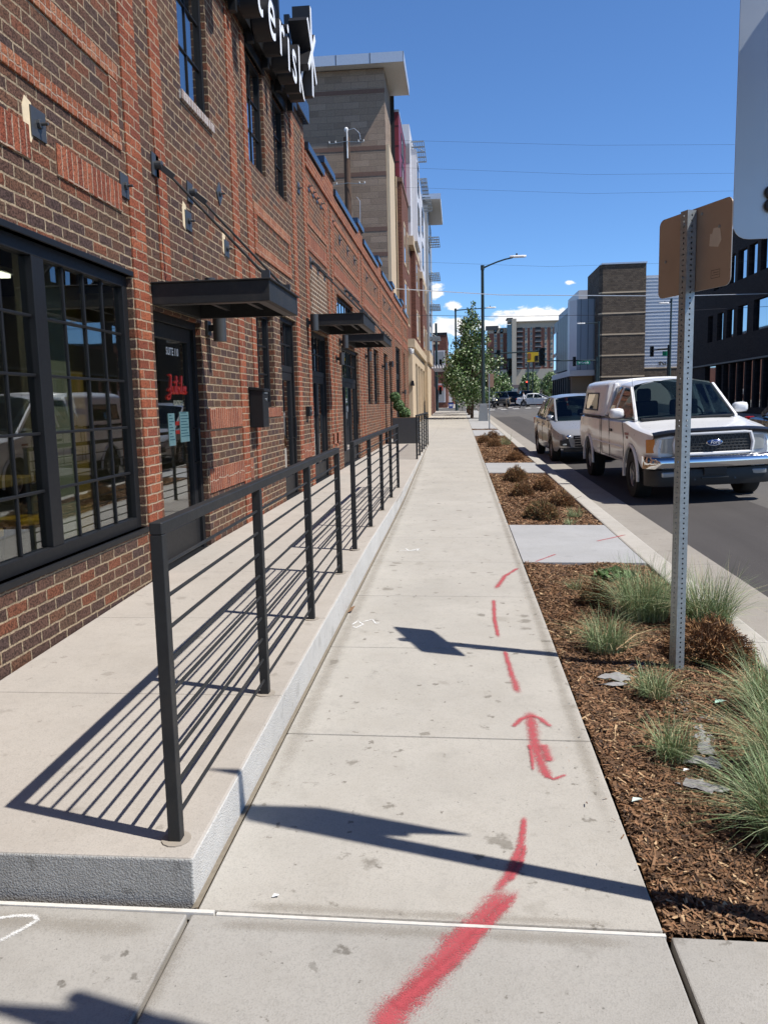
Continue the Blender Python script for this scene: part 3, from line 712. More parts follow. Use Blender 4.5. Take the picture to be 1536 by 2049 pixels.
D1 = door(6.45,7.66,.29,2.47,1,label='black glass door with white, red and cream lettering and two mint notices')
door(11.2,12.32,.32,2.95,1,.62); door(13.6,15.33,.32,2.95,2,.60); door(17.1,20.05,.34,2.95,3,.60); door(29.2,30.3,.36,3.25,1,.8); door(32.3,34.8,.38,4.0,2,1.0)
xg = FX-.10-.004
text_obj('lettering','SUITE 110',.094,M['letter'],(xg,7.14,2.14),(0,1,0),(0,0,1),D1,sx=.78,bold=.002)
# script lettering drawn as brush strokes: capital then joined small letters
def script(parent, y0, z0, s, mat):
    L = [
     [(-.02,.16),(.0,.26),(.10,.30),(.17,.88),(.15,1.0),(.06,.97)], [(.17,.9),(.135,.45),(.10,.0),(.05,-.22),(-.06,-.24),(-.09,-.12),(.02,-.02),(.16,.10)],
     [(.20,.42),(.215,.15),(.25,.04),(.31,.10),(.35,.42)],[(.35,.42),(.355,.12),(.39,.05),(.42,.1)],
     [(.40,.1),(.46,.9),(.44,.95),(.42,.6),(.435,.08),(.50,.05),(.54,.26),(.50,.40),(.45,.34)],[(.28,.62),(.5,.70)],
     [(.54,.26),(.59,.42),(.60,.12),(.63,.06),(.66,.12)],[(.60,.58),(.605,.62)],
     [(.66,.12),(.73,.9),(.71,.98),(.685,.7),(.70,.12),(.74,.06),(.77,.12)],
     [(.77,.15),(.83,.28),(.83,.42),(.79,.42),(.775,.2),(.80,.05),(.86,.09)],[(.86,.12),(.92,.28),(.92,.42),(.88,.42),(.865,.2),(.89,.05),(.97,.14)]]
    mb = MB()
    for st in L:
        for a, b in zip(st[:-1], st[1:]):
            mb.cyl((xg+.002,y0+a[0]*s*2.85,z0+a[1]*s),(xg+.002,y0+b[0]*s*2.85,z0+b[1]*s),.0095,6)
    return mb.build('lettering', mat, parent)
script(D1, 6.98, 1.79, .175, M['red_ink'])
text_obj('lettering','ROASTING Co.',.066,M['cream_ink'],(xg,7.24,1.69),(0,1,0),(0,0,1),D1,sx=.62,bold=.002)
for y0, y1, z0, z1 in ((6.94,7.10,1.33,1.62),(7.24,7.50,1.35,1.63)):
    mb = MB(); mb.box(xg-.004,xg+.001,y0,y1,z0,z1); nt = mb.build('notice', M['paper'], D1)
    mb = MB()
    for k in range(9): mb.box(xg+.001,xg+.002,y0+.02,y1-.02-.03*(k%3),z0+.05+k*.027,z0+.059+k*.027)
    mb.build('print', plain('notice_print', (.09,.25,.22), .8), nt)
for z in (1.51,1.43):
    mb = MB(); mb.box(xg-.002,xg+.001,7.12,7.22,z,z+.035); mb.build('sticker', M['red_ink'], D1)
mb = MB(); mb.box(FX-.07-.006,FX-.07-.004,3.98,4.12,1.35,1.65); mb.build('notice', M['paper_w'], BB)
# ---- things on the facade
def canopy(y0, y1, z0, z1, xo, rods, label):
    t = thing('canopy', label, 'canopy', (FX, (y0+y1)/2, z0), 'steel canopies over the doors')
    mb = MB(); h = z1-z0
    mb.box(FX+.0,xo,y0,y0+.05,z0,z1); mb.box(FX,xo,y1-.05,y1,z0,z1); mb.box(xo-.05,xo,y0+.05,y1-.05,z0,z1); mb.box(FX+.002,FX+.05,y0+.05,y1-.05,z0,z1)
    mb.box(FX,xo+.02,y0-.02,y1+.02,z1,z1+.012)
    mb.build('frame', M['rail'], t, bevel=.004)
    mb = MB()
    for k in (1, 2):
        xx = FX+(xo-FX)*k/3; mb.box(xx-.02,xx+.02,y0+.05,y1-.05,z0+.06,z0+h*.72)
    mb.box(xo-.12,xo-.05,y0+.05,y1-.05,z0,z0+.012); mb.box(FX+.05,xo-.12,y0+.05,y0+.12,z0+.001,z0+.013)
    mb.build('slat', M['darkgrey'], t)
    mb = MB(); mb.box(FX+.06,xo-.06,y0+.06,y1-.06,z1-.02,z1-.012); mb.build('soffit', M['darkgrey'], t)
    for ya, za, yb in rods:
        mb = MB(); mb.tube([(FX+.05,ya,za),(xo-.06,yb,z1+.05)],.011,8); mb.build('tie_rod', M['rail'], t, smooth=True)
        mb = MB(); mb.box(FX,FX+.014,ya-.075,ya+.075,za-.09,za+.09); mb.cyl((FX+.014,ya,za),(FX+.07,ya,za),.035,10); mb.beam((FX+.04,ya,za),(FX+.16,ya+(yb-ya)*.12,za-.1),.03,.05); mb.build('rod_bracket', M['darkgrey'], t, bevel=.003)
        mb = MB(); mb.box(xo-.10,xo-.03,yb-.015,yb+.015,z1,z1+.10); mb.build('rod_lug', M['darkgrey'], t)
    return t
canopy(6.45,7.58,2.50,2.665,-1.49,[(6.67,3.64,6.62),(7.53,3.64,7.42)],'black steel canopy over the lettered door, nearest of the canopies')
canopy(13.5,15.35,3.0,3.17,-1.55,[(13.75,4.06,13.8),(14.45,4.06,14.45),(15.15,4.06,15.1)],'black steel canopy above the double glass door, second along the brick wall')
canopy(17.35,19.3,3.02,3.16,-1.57,[(17.9,4.16,17.9),(18.6,4.16,18.6),(19.2,4.16,19.1)],'black steel canopy under the high band window, farthest along the brick wall')
def updown(y, z, label, r=.065, h=.26):
    t = thing('wall_light', label, 'wall light', (FX, y, z), 'black cylinder wall lights')
    mb = MB(); mb.cyl((FX+.13,y,z-h/2),(FX+.13,y,z+h/2),r,16); mb.build('lamp_body', M['darkgrey'], t, smooth=True)
    mb = MB(); mb.box(FX,FX+.03,y-.06,y+.06,z-.07,z+.07); mb.box(FX+.03,FX+.08,y-.025,y+.025,z-.03,z+.03); mb.build('mount', M['shade'], t, bevel=.003)
updown(7.86,2.44,'black cylinder wall light beside the lettered door under the near canopy'); updown(7.62,2.80,'squat black wall fitting sitting on top of the near canopy',.05,.16)
updown(13.25,3.02,'black cylinder wall light at the near end of the second canopy'); updown(16.85,2.98,'black cylinder wall light at the near end of the far canopy')
updown(16.25,2.6,'slim black wall light between the two double doors',.05,.24); updown(21.5,2.95,'black wall light before the pair of narrow windows',.055,.24)
updown(26.3,2.9,'black wall light between the narrow windows far along the wall',.055,.24); updown(28.9,3.1,'small black wall light beside the plain far door',.05,.2); updown(35.6,2.2,'small black wall light near the far end of the brick wall',.05,.2)
t = thing('mailbox', 'black steel wall mailbox beside the tall narrow window', 'mailbox', (FX, 9.6, 1.62))
mb = MB(); mb.box(FX+.004,FX+.17,9.35,9.62,1.42,1.86); mb.build('box', M['black'], t, bevel=.008)
mb = MB(); mb.prism([(FX,1.865),(FX+.19,1.845),(FX+.19,1.875),(FX,1.90)],'y',9.34,9.63); mb.build('lid', M['black'], t, bevel=.003)
mb = MB(); mb.cyl((FX+.17,9.48,1.75),(FX+.185,9.48,1.75),.015,10); mb.box(FX+.17,FX+.18,9.40,9.56,1.82,1.835); mb.build('lock', M['steel'], t)
t = thing('intercom', 'small black intercom box on the brick between two doors', 'intercom', (FX, 12.95, 1.57))
mb = MB(); mb.box(FX,FX+.07,12.88,13.08,1.50,1.66); mb.build('box', M['black'], t, bevel=.006); mb = MB(); mb.cyl((FX+.07,12.98,1.58),(FX+.078,12.98,1.58),.02,10); mb.build('button', M['steel'], t)
# roof sign
t = thing('roof_sign', 'white channel letters with black sides standing on the parapet', 'sign', (-2.1, 10.5, 6.2))
SXp = -2.12
SZ = .86
for ch, yc in (('a',7.75),('s',8.38),('t',9.28),('e',9.88),('r',10.42),('i',10.83),('s',11.20),('k',11.66)):
    o = text_obj('letter', ch, SZ, M['ink'], (SXp-.11,yc,5.96), (0,1,0), (0,0,1), t, depth=.10, bold=.008)
    text_obj('letter_face', ch, SZ, M['letter'], (SXp-.004,yc,5.96), (0,1,0), (0,0,1), o, bold=.004)
cy, cz = 11.98, 6.64
for k, a in enumerate((90, 32, -32)):
    c, s = math.cos(R(a)), math.sin(R(a)); L = .60
    mb = MB(); mb.beam((SXp-.03,cy-c*L*.6,cz-s*L),(SXp-.03,cy+c*L*.6,cz+s*L),.10,.25,(1,0,0)); o = mb.build('star_bar', M['ink'], t)
    mb = MB(); mb.beam((SXp+.10+.002*k,cy-c*L*.59,cz-s*L*.99),(SXp+.10+.002*k,cy+c*L*.59,cz+s*L*.99),.085,.008,(1,0,0)); mb.build('star_face', M['letter'], o)
mb = MB()
for z in (6.05,6.42,6.8): mb.box(SXp-.36,SXp-.24,6.6,12.5,z,z+.1)
for y in np.arange(6.8,12.5,.75): mb.box(SXp-.30,SXp-.22,y,y+.08,5.9,7.2)
for y in np.arange(6.8,12.5,.75): mb.box(FX+.0,SXp-.24,y+.01,y+.07,6.07,6.14)
mb.build('sign_frame', M['shade'], t)
mb = MB(); mb.box(SXp-.235,SXp-.225,6.6,11.9,6.0,6.75); mb.build('backing', M['shade'], t)
# ---- seen through the big window
t = thing('counter_table', 'long wooden counter table standing behind the large pane window', 'table', (FX-1.2, 4.6, .26))
mb = MB(); mb.box(FX-1.15,FX-.55,3.0,5.5,1.16,1.21); mb.build('table_top', M['wood'], t, bevel=.006)
for y in (3.2,5.4):
    mb = MB(); mb.box(FX-1.1,FX-1.04,y,y+.06,.26,1.16); mb.box(FX-.66,FX-.60,y,y+.06,.26,1.16); mb.box(FX-1.04,FX-.66,y+.01,y+.05,1.06,1.16); mb.build('leg_frame', M['darkgrey'], t)
def stool(x, y, label, m):
    t = thing('stool', label, 'stool', (x, y, .26), 'stools behind the window')
    mb = MB(); mb.cyl((x,y,.92),(x,y,.96),.17,18); mb.build('seat', m, t, bevel=.008)
    for a in range(4):
        c, s = math.cos(a*1.571+.7), math.sin(a*1.571+.7); mb = MB(); mb.tube([(x+c*.11,y+s*.11,.92),(x+c*.2,y+s*.2,.26)],.011,6); mb.build('leg', M['darkgrey'], t)
stool(FX-.42, 4.45, 'yellow stool with thin dark legs behind the left window bay', M['yellow']); stool(FX-.45, 5.05, 'yellow stool with thin dark legs behind the right window bay', M['yellow'])
t = thing('chair', 'red plastic chair behind the counter inside the window', 'chair', (FX-1.7, 4.2, .26))
mb = MB(); mb.box(FX-1.9,FX-1.5,4.0,4.4,.72,.76); mb.build('seat', M['redchair'], t, bevel=.015); mb = MB(); mb.box(FX-1.52,FX-1.48,4.0,4.4,.78,1.12); mb.build('backrest', M['redchair'], t, bevel=.015)
for a, b in ((-1.88,4.02),(-1.52,4.02),(-1.88,4.38),(-1.52,4.38)):
    mb = MB(); mb.cyl((FX+a,b,.26),(FX+a,b,.72),.012,6); mb.build('leg', M['darkgrey'], t)

M['tube'] = emis('fill_tube_glow', (1,.93,.80), 5.)  # glow of tubes added to brighten the cafe interior
for i, (x, lab) in enumerate(((FX-1.3,'white glowing tube added to brighten the cafe, nearer the window'),(FX-3.2,'white glowing tube added to brighten the cafe, deeper inside'))):
    t = thing('fill_tube', lab, 'fill light', (x, 4.5, 2.9), 'added fill tubes in the cafe')
    mb = MB(); mb.box(x-.09,x+.09,2.6,6.6,2.80,2.84); mb.build('housing', M['white'], t); mb = MB(); mb.box(x-.06,x+.06,2.65,6.55,2.77,2.80); mb.build('tube', M['tube'], t)
mb = MB(); mb.box(FX-6.99,FX-6.9,-3,9,.27,3.0); mb.build('back_wall', M['room'], BB)
# ================================================================== railings, signs, posts
def railing(y0, y1, n, zt0, zt1, label, x=-.972):
    t = thing('railing', label, 'railing', (x, (y0+y1)/2, pz(y0)), 'black railings along the raised walk')
    w = .042; ys = [y0+(y1-y0)*k/(n-1) for k in range(n)]; zt = lambda y: zt0+(zt1-zt0)*(y-y0)/(y1-y0)
    for y in ys:
        mb = MB(); mb.box(x-w/2,x+w/2,y-w/2,y+w/2,pz(y)-.02,zt(y)-.041); mb.build('post', M['rail'], t, bevel=.002, seg=1)
    mb = MB(); mb.hexa([(x-.021,y0-.021,zt0-.04),(x+.021,y0-.021,zt0-.04),(x+.021,y1+.021,zt1-.04),(x-.021,y1+.021,zt1-.04),(x-.021,y0-.021,zt0),(x+.021,y0-.021,zt0),(x+.021,y1+.021,zt1),(x-.021,y1+.021,zt1)])
    mb.build('top_rail', M['rail'], t, bevel=.003, seg=1)
    nb = 9
    for k in range(nb):
        mb = MB(); pts = []
        for y in ys: b = pz(y)+.075; pts.append((x, y, b+(zt(y)-.04-b)*(k/nb)))
        mb.tube(pts, .0068, 8); mb.build('bar', M['rail'], t, smooth=True)
    for y in ys: mb = MB(); mb.cyl((x,y,pz(y)-.01),(x,y,pz(y)+.0035),.05,14); mb.build('grout_pad', M['dirtpad'], t)
M['dirtpad'] = plain('grout', (.33,.29,.24), .9, var=.2, sc=30)
railing(2.48, 6.33, 4, 1.292, 1.322, 'black tube railing nearest the viewer, casting the long ladder shadow')
railing(7.28, 12.75, 5, 1.325, 1.345, 'black tube railing in the middle, opposite the double glass doors')
railing(19.3, 26.3, 6, 1.40, 1.40, 'black tube railing farthest away, beside the dark planter', x=-1.005)
# planter
t = thing('planter', 'large dark grey metal planter box between railing and wall', 'planter', (-1.75, 28, .34))
mb = MB(); mb.box(-2.2,-1.34,26.9,27.9,.33,1.22); mb.build('box', M['darkgrey'], t, bevel=.01); mb = MB(); mb.box(-2.18,-1.36,26.92,27.88,1.20,1.222); mb.build('soil', M['mulch'], t)
def leafball(c, r, n, sz):
    d = RS.randn(n,3); d /= np.linalg.norm(d,axis=1)[:,None]; P = np.array(c)+d*(r*(.8+.25*RS.rand(n)))[:,None]
    return leaf_quads(P, sz*(.7+.6*RS.rand(n)), d)
def leaf_quads(P, S, nrm=None, tilt=.9):
    n = len(P); a = RS.randn(n,3); 
    if nrm is not None: a = nrm+a*tilt*.6
    a /= np.linalg.norm(a,axis=1)[:,None]; b = np.cross(a, RS.randn(n,3)); b /= np.linalg.norm(b,axis=1)[:,None]; c = np.cross(a,b)
    S = np.asarray(S)[:,None]
    return np.stack([P-b*S*.5, P-c*S*.32, P+b*S*.5, P+c*S*.32], 1)
t = thing('topiary', 'small topiary of stacked green leaf balls in the planter', 'shrub', (-1.95, 27.4, 1.2))
mb = MB(); mb.tube([(-1.95,27.4,1.2),(-2.02,27.4,1.6),(-2.12,27.35,2.1)],.03,6); mb.build('stem', M['bark'], t)
V = np.concatenate([leafball((-1.82,27.4,1.36),.2,1400,.06), leafball((-2.02,27.4,1.63),.19,1300,.06), leafball((-2.14,27.35,1.92),.17,1200,.06)])
fast_quads('foliage', V, RS.choice(4,len(V),p=[.4,.4,.2,0]), LEAF, t)
# near post with the tan-backed sign
bx, by = 1.295, 4.8; bz = gz(bx,by)
t = thing('sign_post', 'perforated steel post with the bare tan back of a parking sign', 'sign', (bx,by,bz))
def perforated(mb, hole_mb, x, y, z0, z1, w, holes=True):
    """square tube with a real hole in the two faces seen, one every 25 mm"""
    th = .003; h = w/2
    zs = np.arange(z0+.03, z1-.01, .0254*1.18); r = .0060
    def panel(f):
        zc = z0
        k = 8
        for z in zs:
            # ring of quads round an octagonal hole, in a cell of width w and height dz
            a = z-.015; b = z+.015
            sq = [(h*sx, z+.015*sz) for sx, sz in ((1,0),(1,1),(0,1),(-1,1),(-1,0),(-1,-1),(0,-1),(1,-1))]
            ci = [(r*math.cos(i*math.pi/4), z+r*math.sin(i*math.pi/4)) for i in range(8)]
            vs = [f(u,v) for u,v in sq+ci]
            mb.add(vs, [(i,(i+1)%8,8+(i+1)%8,8+i) for i in range(8)])
        a = zs[-1]+.015; b = z1
        mb.add([f(-h,a),f(h,a),f(h,b),f(-h,b)],[(0,1,2,3)]); a = z0-.2; b = zs[0]-.015; mb.add([f(-h,a),f(h,a),f(h,b),f(-h,b)],[(0,1,2,3)])
    panel(lambda u,v: (x+u*RX[0], y-0+u*RX[1], v) if False else P4(0,u,v)); panel(lambda u,v: P4(1,u,v)); panel(lambda u,v: P4(2,u,v)); panel(lambda u,v: P4(3,u,v))
ang = R(23)            # the post is turned towards the street
w = .060
def P4(k, u, v):
    a = ang+k*math.pi/2; n = (math.cos(a), math.sin(a)); tt = (-n[1], n[0]); return (bx+n[0]*w/2+tt[0]*u, by+n[1]*w/2+tt[1]*u, v)
RX = None
mb = MB(); perforated(mb, None, bx, by, bz-.05, 2.69, w); mb.build('post', M['steel'], t, recalc=False)
fn = Vector((.92,.39,0)).normalized(); ft = Vector((-fn.y, fn.x, 0))      # facing direction of the panel and its width direction
def rrect(w, h, r, n=5):
    p = []
    for cx, cy, a0 in ((w/2-r,h/2-r,0),(-w/2+r,h/2-r,90),(-w/2+r,-h/2+r,180),(w/2-r,-h/2+r,270)):
        for k in range(n+1): a = R(a0+90*k/n); p.append((cx+r*math.cos(a), cy+r*math.sin(a)))
    return p
def panel_mesh(mb, c, ux, uz, w, h, r, d):
    c = Vector(c); ux = Vector(ux); uz = Vector(uz); nn = ux.cross(uz); p = rrect(w,h,r); n = len(p)
    vs = [c+ux*a+uz*b-nn*d/2 for a,b in p]+[c+ux*a+uz*b+nn*d/2 for a,b in p]
    return mb.add(vs, [tuple(range(n))[::-1], tuple(range(n,2*n))]+[(i,(i+1)%n,n+(i+1)%n,n+i) for i in range(n)])
pc = Vector((bx,by,2.475))+fn*.036
mb = MB(); panel_mesh(mb, pc, ft, (0,0,1), .61, .455, .04, .003); sp = mb.build('sign_panel', M['alu'], t)
mb = MB(); panel_mesh(mb, pc+fn*.0025, ft, (0,0,1), .612, .457, .04, .0016); mb.build('sign_front', M['signwhite'], sp)
mb = MB(); c = pc-fn*.0022-ft*.175+Vector((0,0,.03)); mb.add([c+ft*a+Vector((0,0,b)) for a,b in ((-.055,-.012),(-.04,.055),(.01,.06),(.02,.03),(.035,.035),(.04,-.03),(-.03,-.045))],[(0,1,2,3,4,5,6)]); mb.build('torn_sticker', plain('sticker_residue',(.55,.47,.38),.7), sp)
mb = MB(); c = pc-fn*.0022-ft*.19+Vector((0,0,-.155)); 
for a0,a1,b0,b1 in ((-.035,.035,-.022,-.020),(-.035,.035,.020,.022),(-.035,-.033,-.02,.02),(.033,.035,-.02,.02),(-.026,.02,.006,.008),(-.026,.026,-.006,-.004)):
    mb.add([c+ft*a+Vector((0,0,b)) for a,b in ((a0,b0),(a1,b0),(a1,b1),(a0,b1))],[(0,1,2,3)])
mb.build('maker_stamp', M['ink'], sp)
for a, b in ((.24,-.02),(-.21,.09),(-.07,.185),(0,-.15),(0,.14)):
    mb = MB(); q = pc+ft*a+Vector((0,0,b)); mb.cyl(q-fn*(.075 if a == 0 else .006), q+fn*.004, .008, 10); mb.build('bolt', M['steel'], sp)
# big white sign at the upper right edge
t = thing('street_sign', 'bare bluish aluminium sign panel with black bolts at the upper right corner', 'sign', (1.10,2.47,gz(1.1,2.47)))
mb = MB(); mb.cyl((1.095,2.391,gz(1.1,2.4)-.1),(1.095,2.391,3.02),.038,16); mb.build('post', M['steel'], t, smooth=True)
c = Vector((1.085,2.47,2.58)); mb = MB(); panel_mesh(mb, c, (1,0,0), (0,0,1), .59, .96, .045, .004); sp = mb.build('sign_panel', M['signback'], t)
for z in (2.226,2.190): mb = MB(); mb.cyl((.892,2.469,z),(.892,2.455,z),.0195,18); mb.build('clamp_bolt', M['ink'], sp, bevel=.003)
mb = MB(); mb.cyl((.878,2.4685,2.60),(.878,2.462,2.60),.006,10); mb.build('rivet', M['steel'], sp)
mb = MB(); mb.box(.99,1.19,2.43,2.467,2.19,2.23); mb.build('bracket', M['steel'], sp)
t = thing('street_sign', 'unseen sign on a tall post, added past the right edge to cast a shadow', 'sign', (1.0,1.34,gz(1,1.34)))  # out of view, added to drop a shadow in the lower left corner
mb = MB(); mb.cyl((1.0,1.36,-.1),(1.0,1.36,3.25),.03,12); mb.build('post', M['steel'], t, smooth=True)
mb = MB(); panel_mesh(mb, (1.0,1.315,2.93), (1,0,0), (0,0,1), .58, .74, .09, .004); mb.build('sign_panel', M['signwhite'], t)
# small sign far along the planting strip
t = thing('small_sign', 'thin grey post with a brown backed sign, far end of the planting strip', 'sign', (1.42,37.6,gz(1.42,37.6)))
mb = MB(); mb.box(1.40,1.45,37.58,37.63,gz(1.4,37.6),2.98); mb.build('post', M['steel'], t); mb = MB(); panel_mesh(mb,(1.5,37.66,2.67),(.85,.5,0),(0,0,1),.34,.62,.03,.01); mb.build('sign_panel', plain('brown_sign_back',(.17,.10,.07),.6), t)
# street lamps
def lamp(x, y, z0, ztop, xarm, zarm, label, m='pole_green', ped=True, straight=False):
    t = thing('street_lamp', label, 'street lamp', (x,y,z0), 'tall street lamps')
    if ped:
        mb = MB(); mb.loft([[(x+sx*a,y+sy*a,z) for sx,sy in ((-1,-1),(1,-1),(1,1),(-1,1))] for a, z in ((.30,z0-.1),(.28,z0+.2),(.22,z0+.95),(.20,z0+1.05))], True); mb.quad((x-.2,y-.2,z0+1.05),(x+.2,y-.2,z0+1.05),(x+.2,y+.2,z0+1.05),(x-.2,y+.2,z0+1.05))
        mb.build('pedestal', plain('pedestal_grey',(.2,.22,.24),.6), t)
    mb = MB(); mb.tube([(x,y,z0),(x,y,z0+4),(x,y,ztop)],[.13,.11,.085],12); mb.tube([(x,y,ztop-.15),(x,y,ztop+.12)],.11,12); mb.build('pole', M[m], t, smooth=True)
    s = 1 if xarm > x else -1; L = abs(xarm-x); mb = MB()
    pts = [(x,y,ztop-.05)]+([(x+s*L*f, y, ztop-.05+(zarm-ztop+.05)*math.sin(f*1.57)) for f in (.2,.4,.6,.8)] if not straight else [])+[(xarm-s*.6,y,zarm)]
    mb.tube(pts,[.055]+[.045]*(len(pts)-1),8); mb.build('arm', M[m], t, smooth=True)
    mb = MB(); mb.loft([[(xarm-s*.6+s*a,y-b,zarm+c) for b,c in ((w,-.03),(w,.03),(w*.5,.09),(-w*.5,.09),(-w,.03),(-w,-.03))] for a, w in ((0,.06),(.2,.15),(.8,.15),(.95,.06))], True); mb.quad((xarm-s*.6,y-.06,zarm-.03),(xarm+s*.35,y-.06,zarm-.03),(xarm+s*.35,y+.06,zarm-.03),(xarm-s*.6,y+.06,zarm-.03)); hd = mb.build('lamp_head', M['white'], t, bevel=.01)
    mb = MB(); mb.cyl((xarm-s*.2,y,zarm+.08),(xarm-s*.2,y,zarm+.2),.05,8); mb.build('photocell', M['ink'], hd)
lamp(1.50,49.1,gz(1.5,49.1),9.6,3.7,10.12,'dark green street lamp on a grey pedestal in front of the leafy tree')
lamp(-.18,78.7,gz(-.18,78.7),10.55,3.3,10.62,'black street lamp with a level arm rising behind the leafy tree', straight=True, ped=False)
lamp(16.3,96.5,1.1,10.6,14.1,10.52,'dark street lamp with a level arm in front of the stone tower', straight=True, ped=False)
lamp(20.2,80,.96,10.95,19.4,10.65,'black street lamp above the signal beside the dark building', straight=True, ped=False)
# traffic signals
def sig_head(t, x, y, z, lit=None, s=1., face=-1):
    mb = MB(); mb.box(x-.17*s,x+.17*s,y-.1*s,y+.1*s,z-.5*s,z+.5*s); h = mb.build('signal_head', M['shade'], t, bevel=.02)
    for k, zz in enumerate((.32,0,-.32)):
        mb = MB(); mb.cyl((x,y+face*.10*s,z+zz*s),(x,y+face*.125*s,z+zz*s),.115*s,14); mb.build('lens', M['sig_red'] if lit == k else M['ink'], h)
        mb = MB(); mb.lathe([(.13*s,0),(.135*s,face*.2*s)],(x,y+face*.1*s,z+zz*s),'y',14); mb.build('visor', M['shade'], h)
def signal(px_, py_, zb, arms, heads, label, zt=6.9, m='pole_green'):
    t = thing('traffic_signal', label, 'traffic signal', (px_,py_,zb), 'traffic signals at the crossing')
    mb = MB(); mb.tube([(px_,py_,zb),(px_,py_,zt)],[.15,.11],12); mb.build('pole', M[m], t, smooth=True)
    for x1, z1, z0 in arms: mb = MB(); mb.tube([(px_,py_,z0),(x1,py_,z1)],[.09,.055],10); mb.build('mast_arm', M[m], t, smooth=True)
    for x, z, lit, s in heads: sig_head(t, x, py_-.15, z, lit, s)
    return t
signal(-2.1,80.3,.95,[],[(-1.75,2.95,None,.75),(-1.7,5.6,None,.8)],'dark signal pole at the end of the left sidewalk', zt=9.5)
signal(-.15,80.6,.95,[(8.3,6.55,6.35)],[(8.15,6.0,None,1.75),(3.95,6.2,None,1.15)],'long mast arm carrying two dark signal heads over the near crossing', zt=6.6)
t = signal(16.2,97.2,1.05,[(9.6,6.45,6.3)],[(13.6,6.25,None,1.1),(16.6,3.0,None,.8)],'level mast arm with a green street name sign across the junction', zt=6.7)
mb = MB(); mb.box(13.9,15.4,97.0,97.04,5.88,6.28); sg = mb.build('street_name_sign', M['green_sign'], t, bevel=.01)
text_obj('lettering','W Curtis St',.28,M['letter'],(14.65,96.99,5.99),(1,0,0),(0,0,1),sg,sx=.85,bold=.008)
t = signal(20.15,80.4,.96,[(18.7,6.32,6.42)],[(18.55,6.2,None,1.0),(19.95,3.1,None,1.1)],'signal on a short mast arm before the dark building', zt=6.8, m='shade')
mb = MB(); mb.box(19.55,20.0,80.2,80.24,5.75,6.2); mb.build('street_name_sign', M['green_sign'], t)
t = signal(9.7,150,1.6,[(4.2,6.3,6.2)],[(5.0,6.1,0,.9),(7.2,6.25,0,1.0)],'distant mast arm with two lit red signals', zt=6.4)
mb = MB(); mb.box(7.6,9.0,149.8,149.85,5.6,6.0); mb.build('street_name_sign', M['green_sign'], t)
signal(10.6,125,1.4,[],[(10.4,4.4,0,.9)],'single pole with one lit red signal beside the far trees', zt=9.0)
signal(7.0,152,1.7,[],[],'plain thin dark pole among the far signals', zt=9.6)
# utility pole and wires
t = thing('utility_pole', 'brown timber utility pole with insulators against the tan wall', 'utility pole', (-5.7,40.3,.4))
mb = MB(); mb.tube([(-5.2,40.0,.3),(-5.2,40.0,14.4)],[.19,.15],12); mb.build('pole', M['pole_wood'], t, smooth=True)
for z in (14.1,12.2):
    mb = MB(); mb.tube([(-6.0,39.8,z-.02),(-5.2,39.8,z+.06),(-4.35,39.8,z-.02)],.014,6); mb.build('crossarm', M['steel'], t)
    for x in (-6.0,-5.7,-4.6,-4.35): mb = MB(); mb.lathe([(.02,0),(.04,.03),(.02,.06),(.04,.08),(.0,.11)],(x,39.8,z),'z',8); mb.build('insulator', M['white'], t)
mb = MB(); mb.ell((-5.2,40,14.75),.1,.1,.12); mb.cyl((-5.15,39.84,13.4),(-5.15,39.84,14.75),.035,8); mb.build('pole_cap', M['white'], t)
mb = MB(); mb.tube([(-5.1,39.9,14.7),(-4.8,39.85,14.75),(-4.55,39.8,14.5),(-4.5,39.8,14.2)],.012,6); mb.build('jumper_wire', M['wire_pale'], t); mb = MB(); mb.tube([(-4.75,39.8,11.6),(-4.6,39.8,11.4),(-4.62,39.8,10.2),(-4.75,39.8,9.2)],.012,6); mb.build('jumper_wire', M['wire_pale'], t)
def wire(pts, r, m, label):
    P = [Vector((x,44,z)) for x,z in pts]; q = []
    for i in range(len(P)-1):
        for k in range(8): q.append(P[i].lerp(P[i+1], k/8))
    q.append(P[-1])
    mb = MB(); mb.tube(q, r, 6); tag(mb.build('overhead_wire', M[m], None, smooth=True), label, 'wire', 'wires over the street')
wire([(-4.4,15.5),(6.86,14.65),(15,14.28),(32,13.9)],.0048,'wire','thin dark wire crossing the blue sky, highest of all')
wire([(-4.4,14.15),(6.88,13.21),(15,12.9),(32,12.6)],.0048,'wire','thin dark wire second from the top of the sky')
wire([(-4.4,13.15),(6.89,12.27),(15,12.05),(32,11.8)],.0048,'wire','thin dark wire just above the tan sign back')
wire([(-3.0,9.25),(4.87,8.68),(10,8.64),(17.6,8.55)],.0048,'wire','faint wire passing behind the tan sign and the lamp arm')
wire([(-3.45,7.85),(2.26,7.32),(11.29,6.95),(17.7,6.9)],.021,'wire_pale','thick bright cable running from the brick parapet across the street')
wire([(-3.0,6.45),(2.26,6.2),(7.47,6.11),(17.7,6.3)],.011,'wire','dark cable lowest over the street, below the bright one')
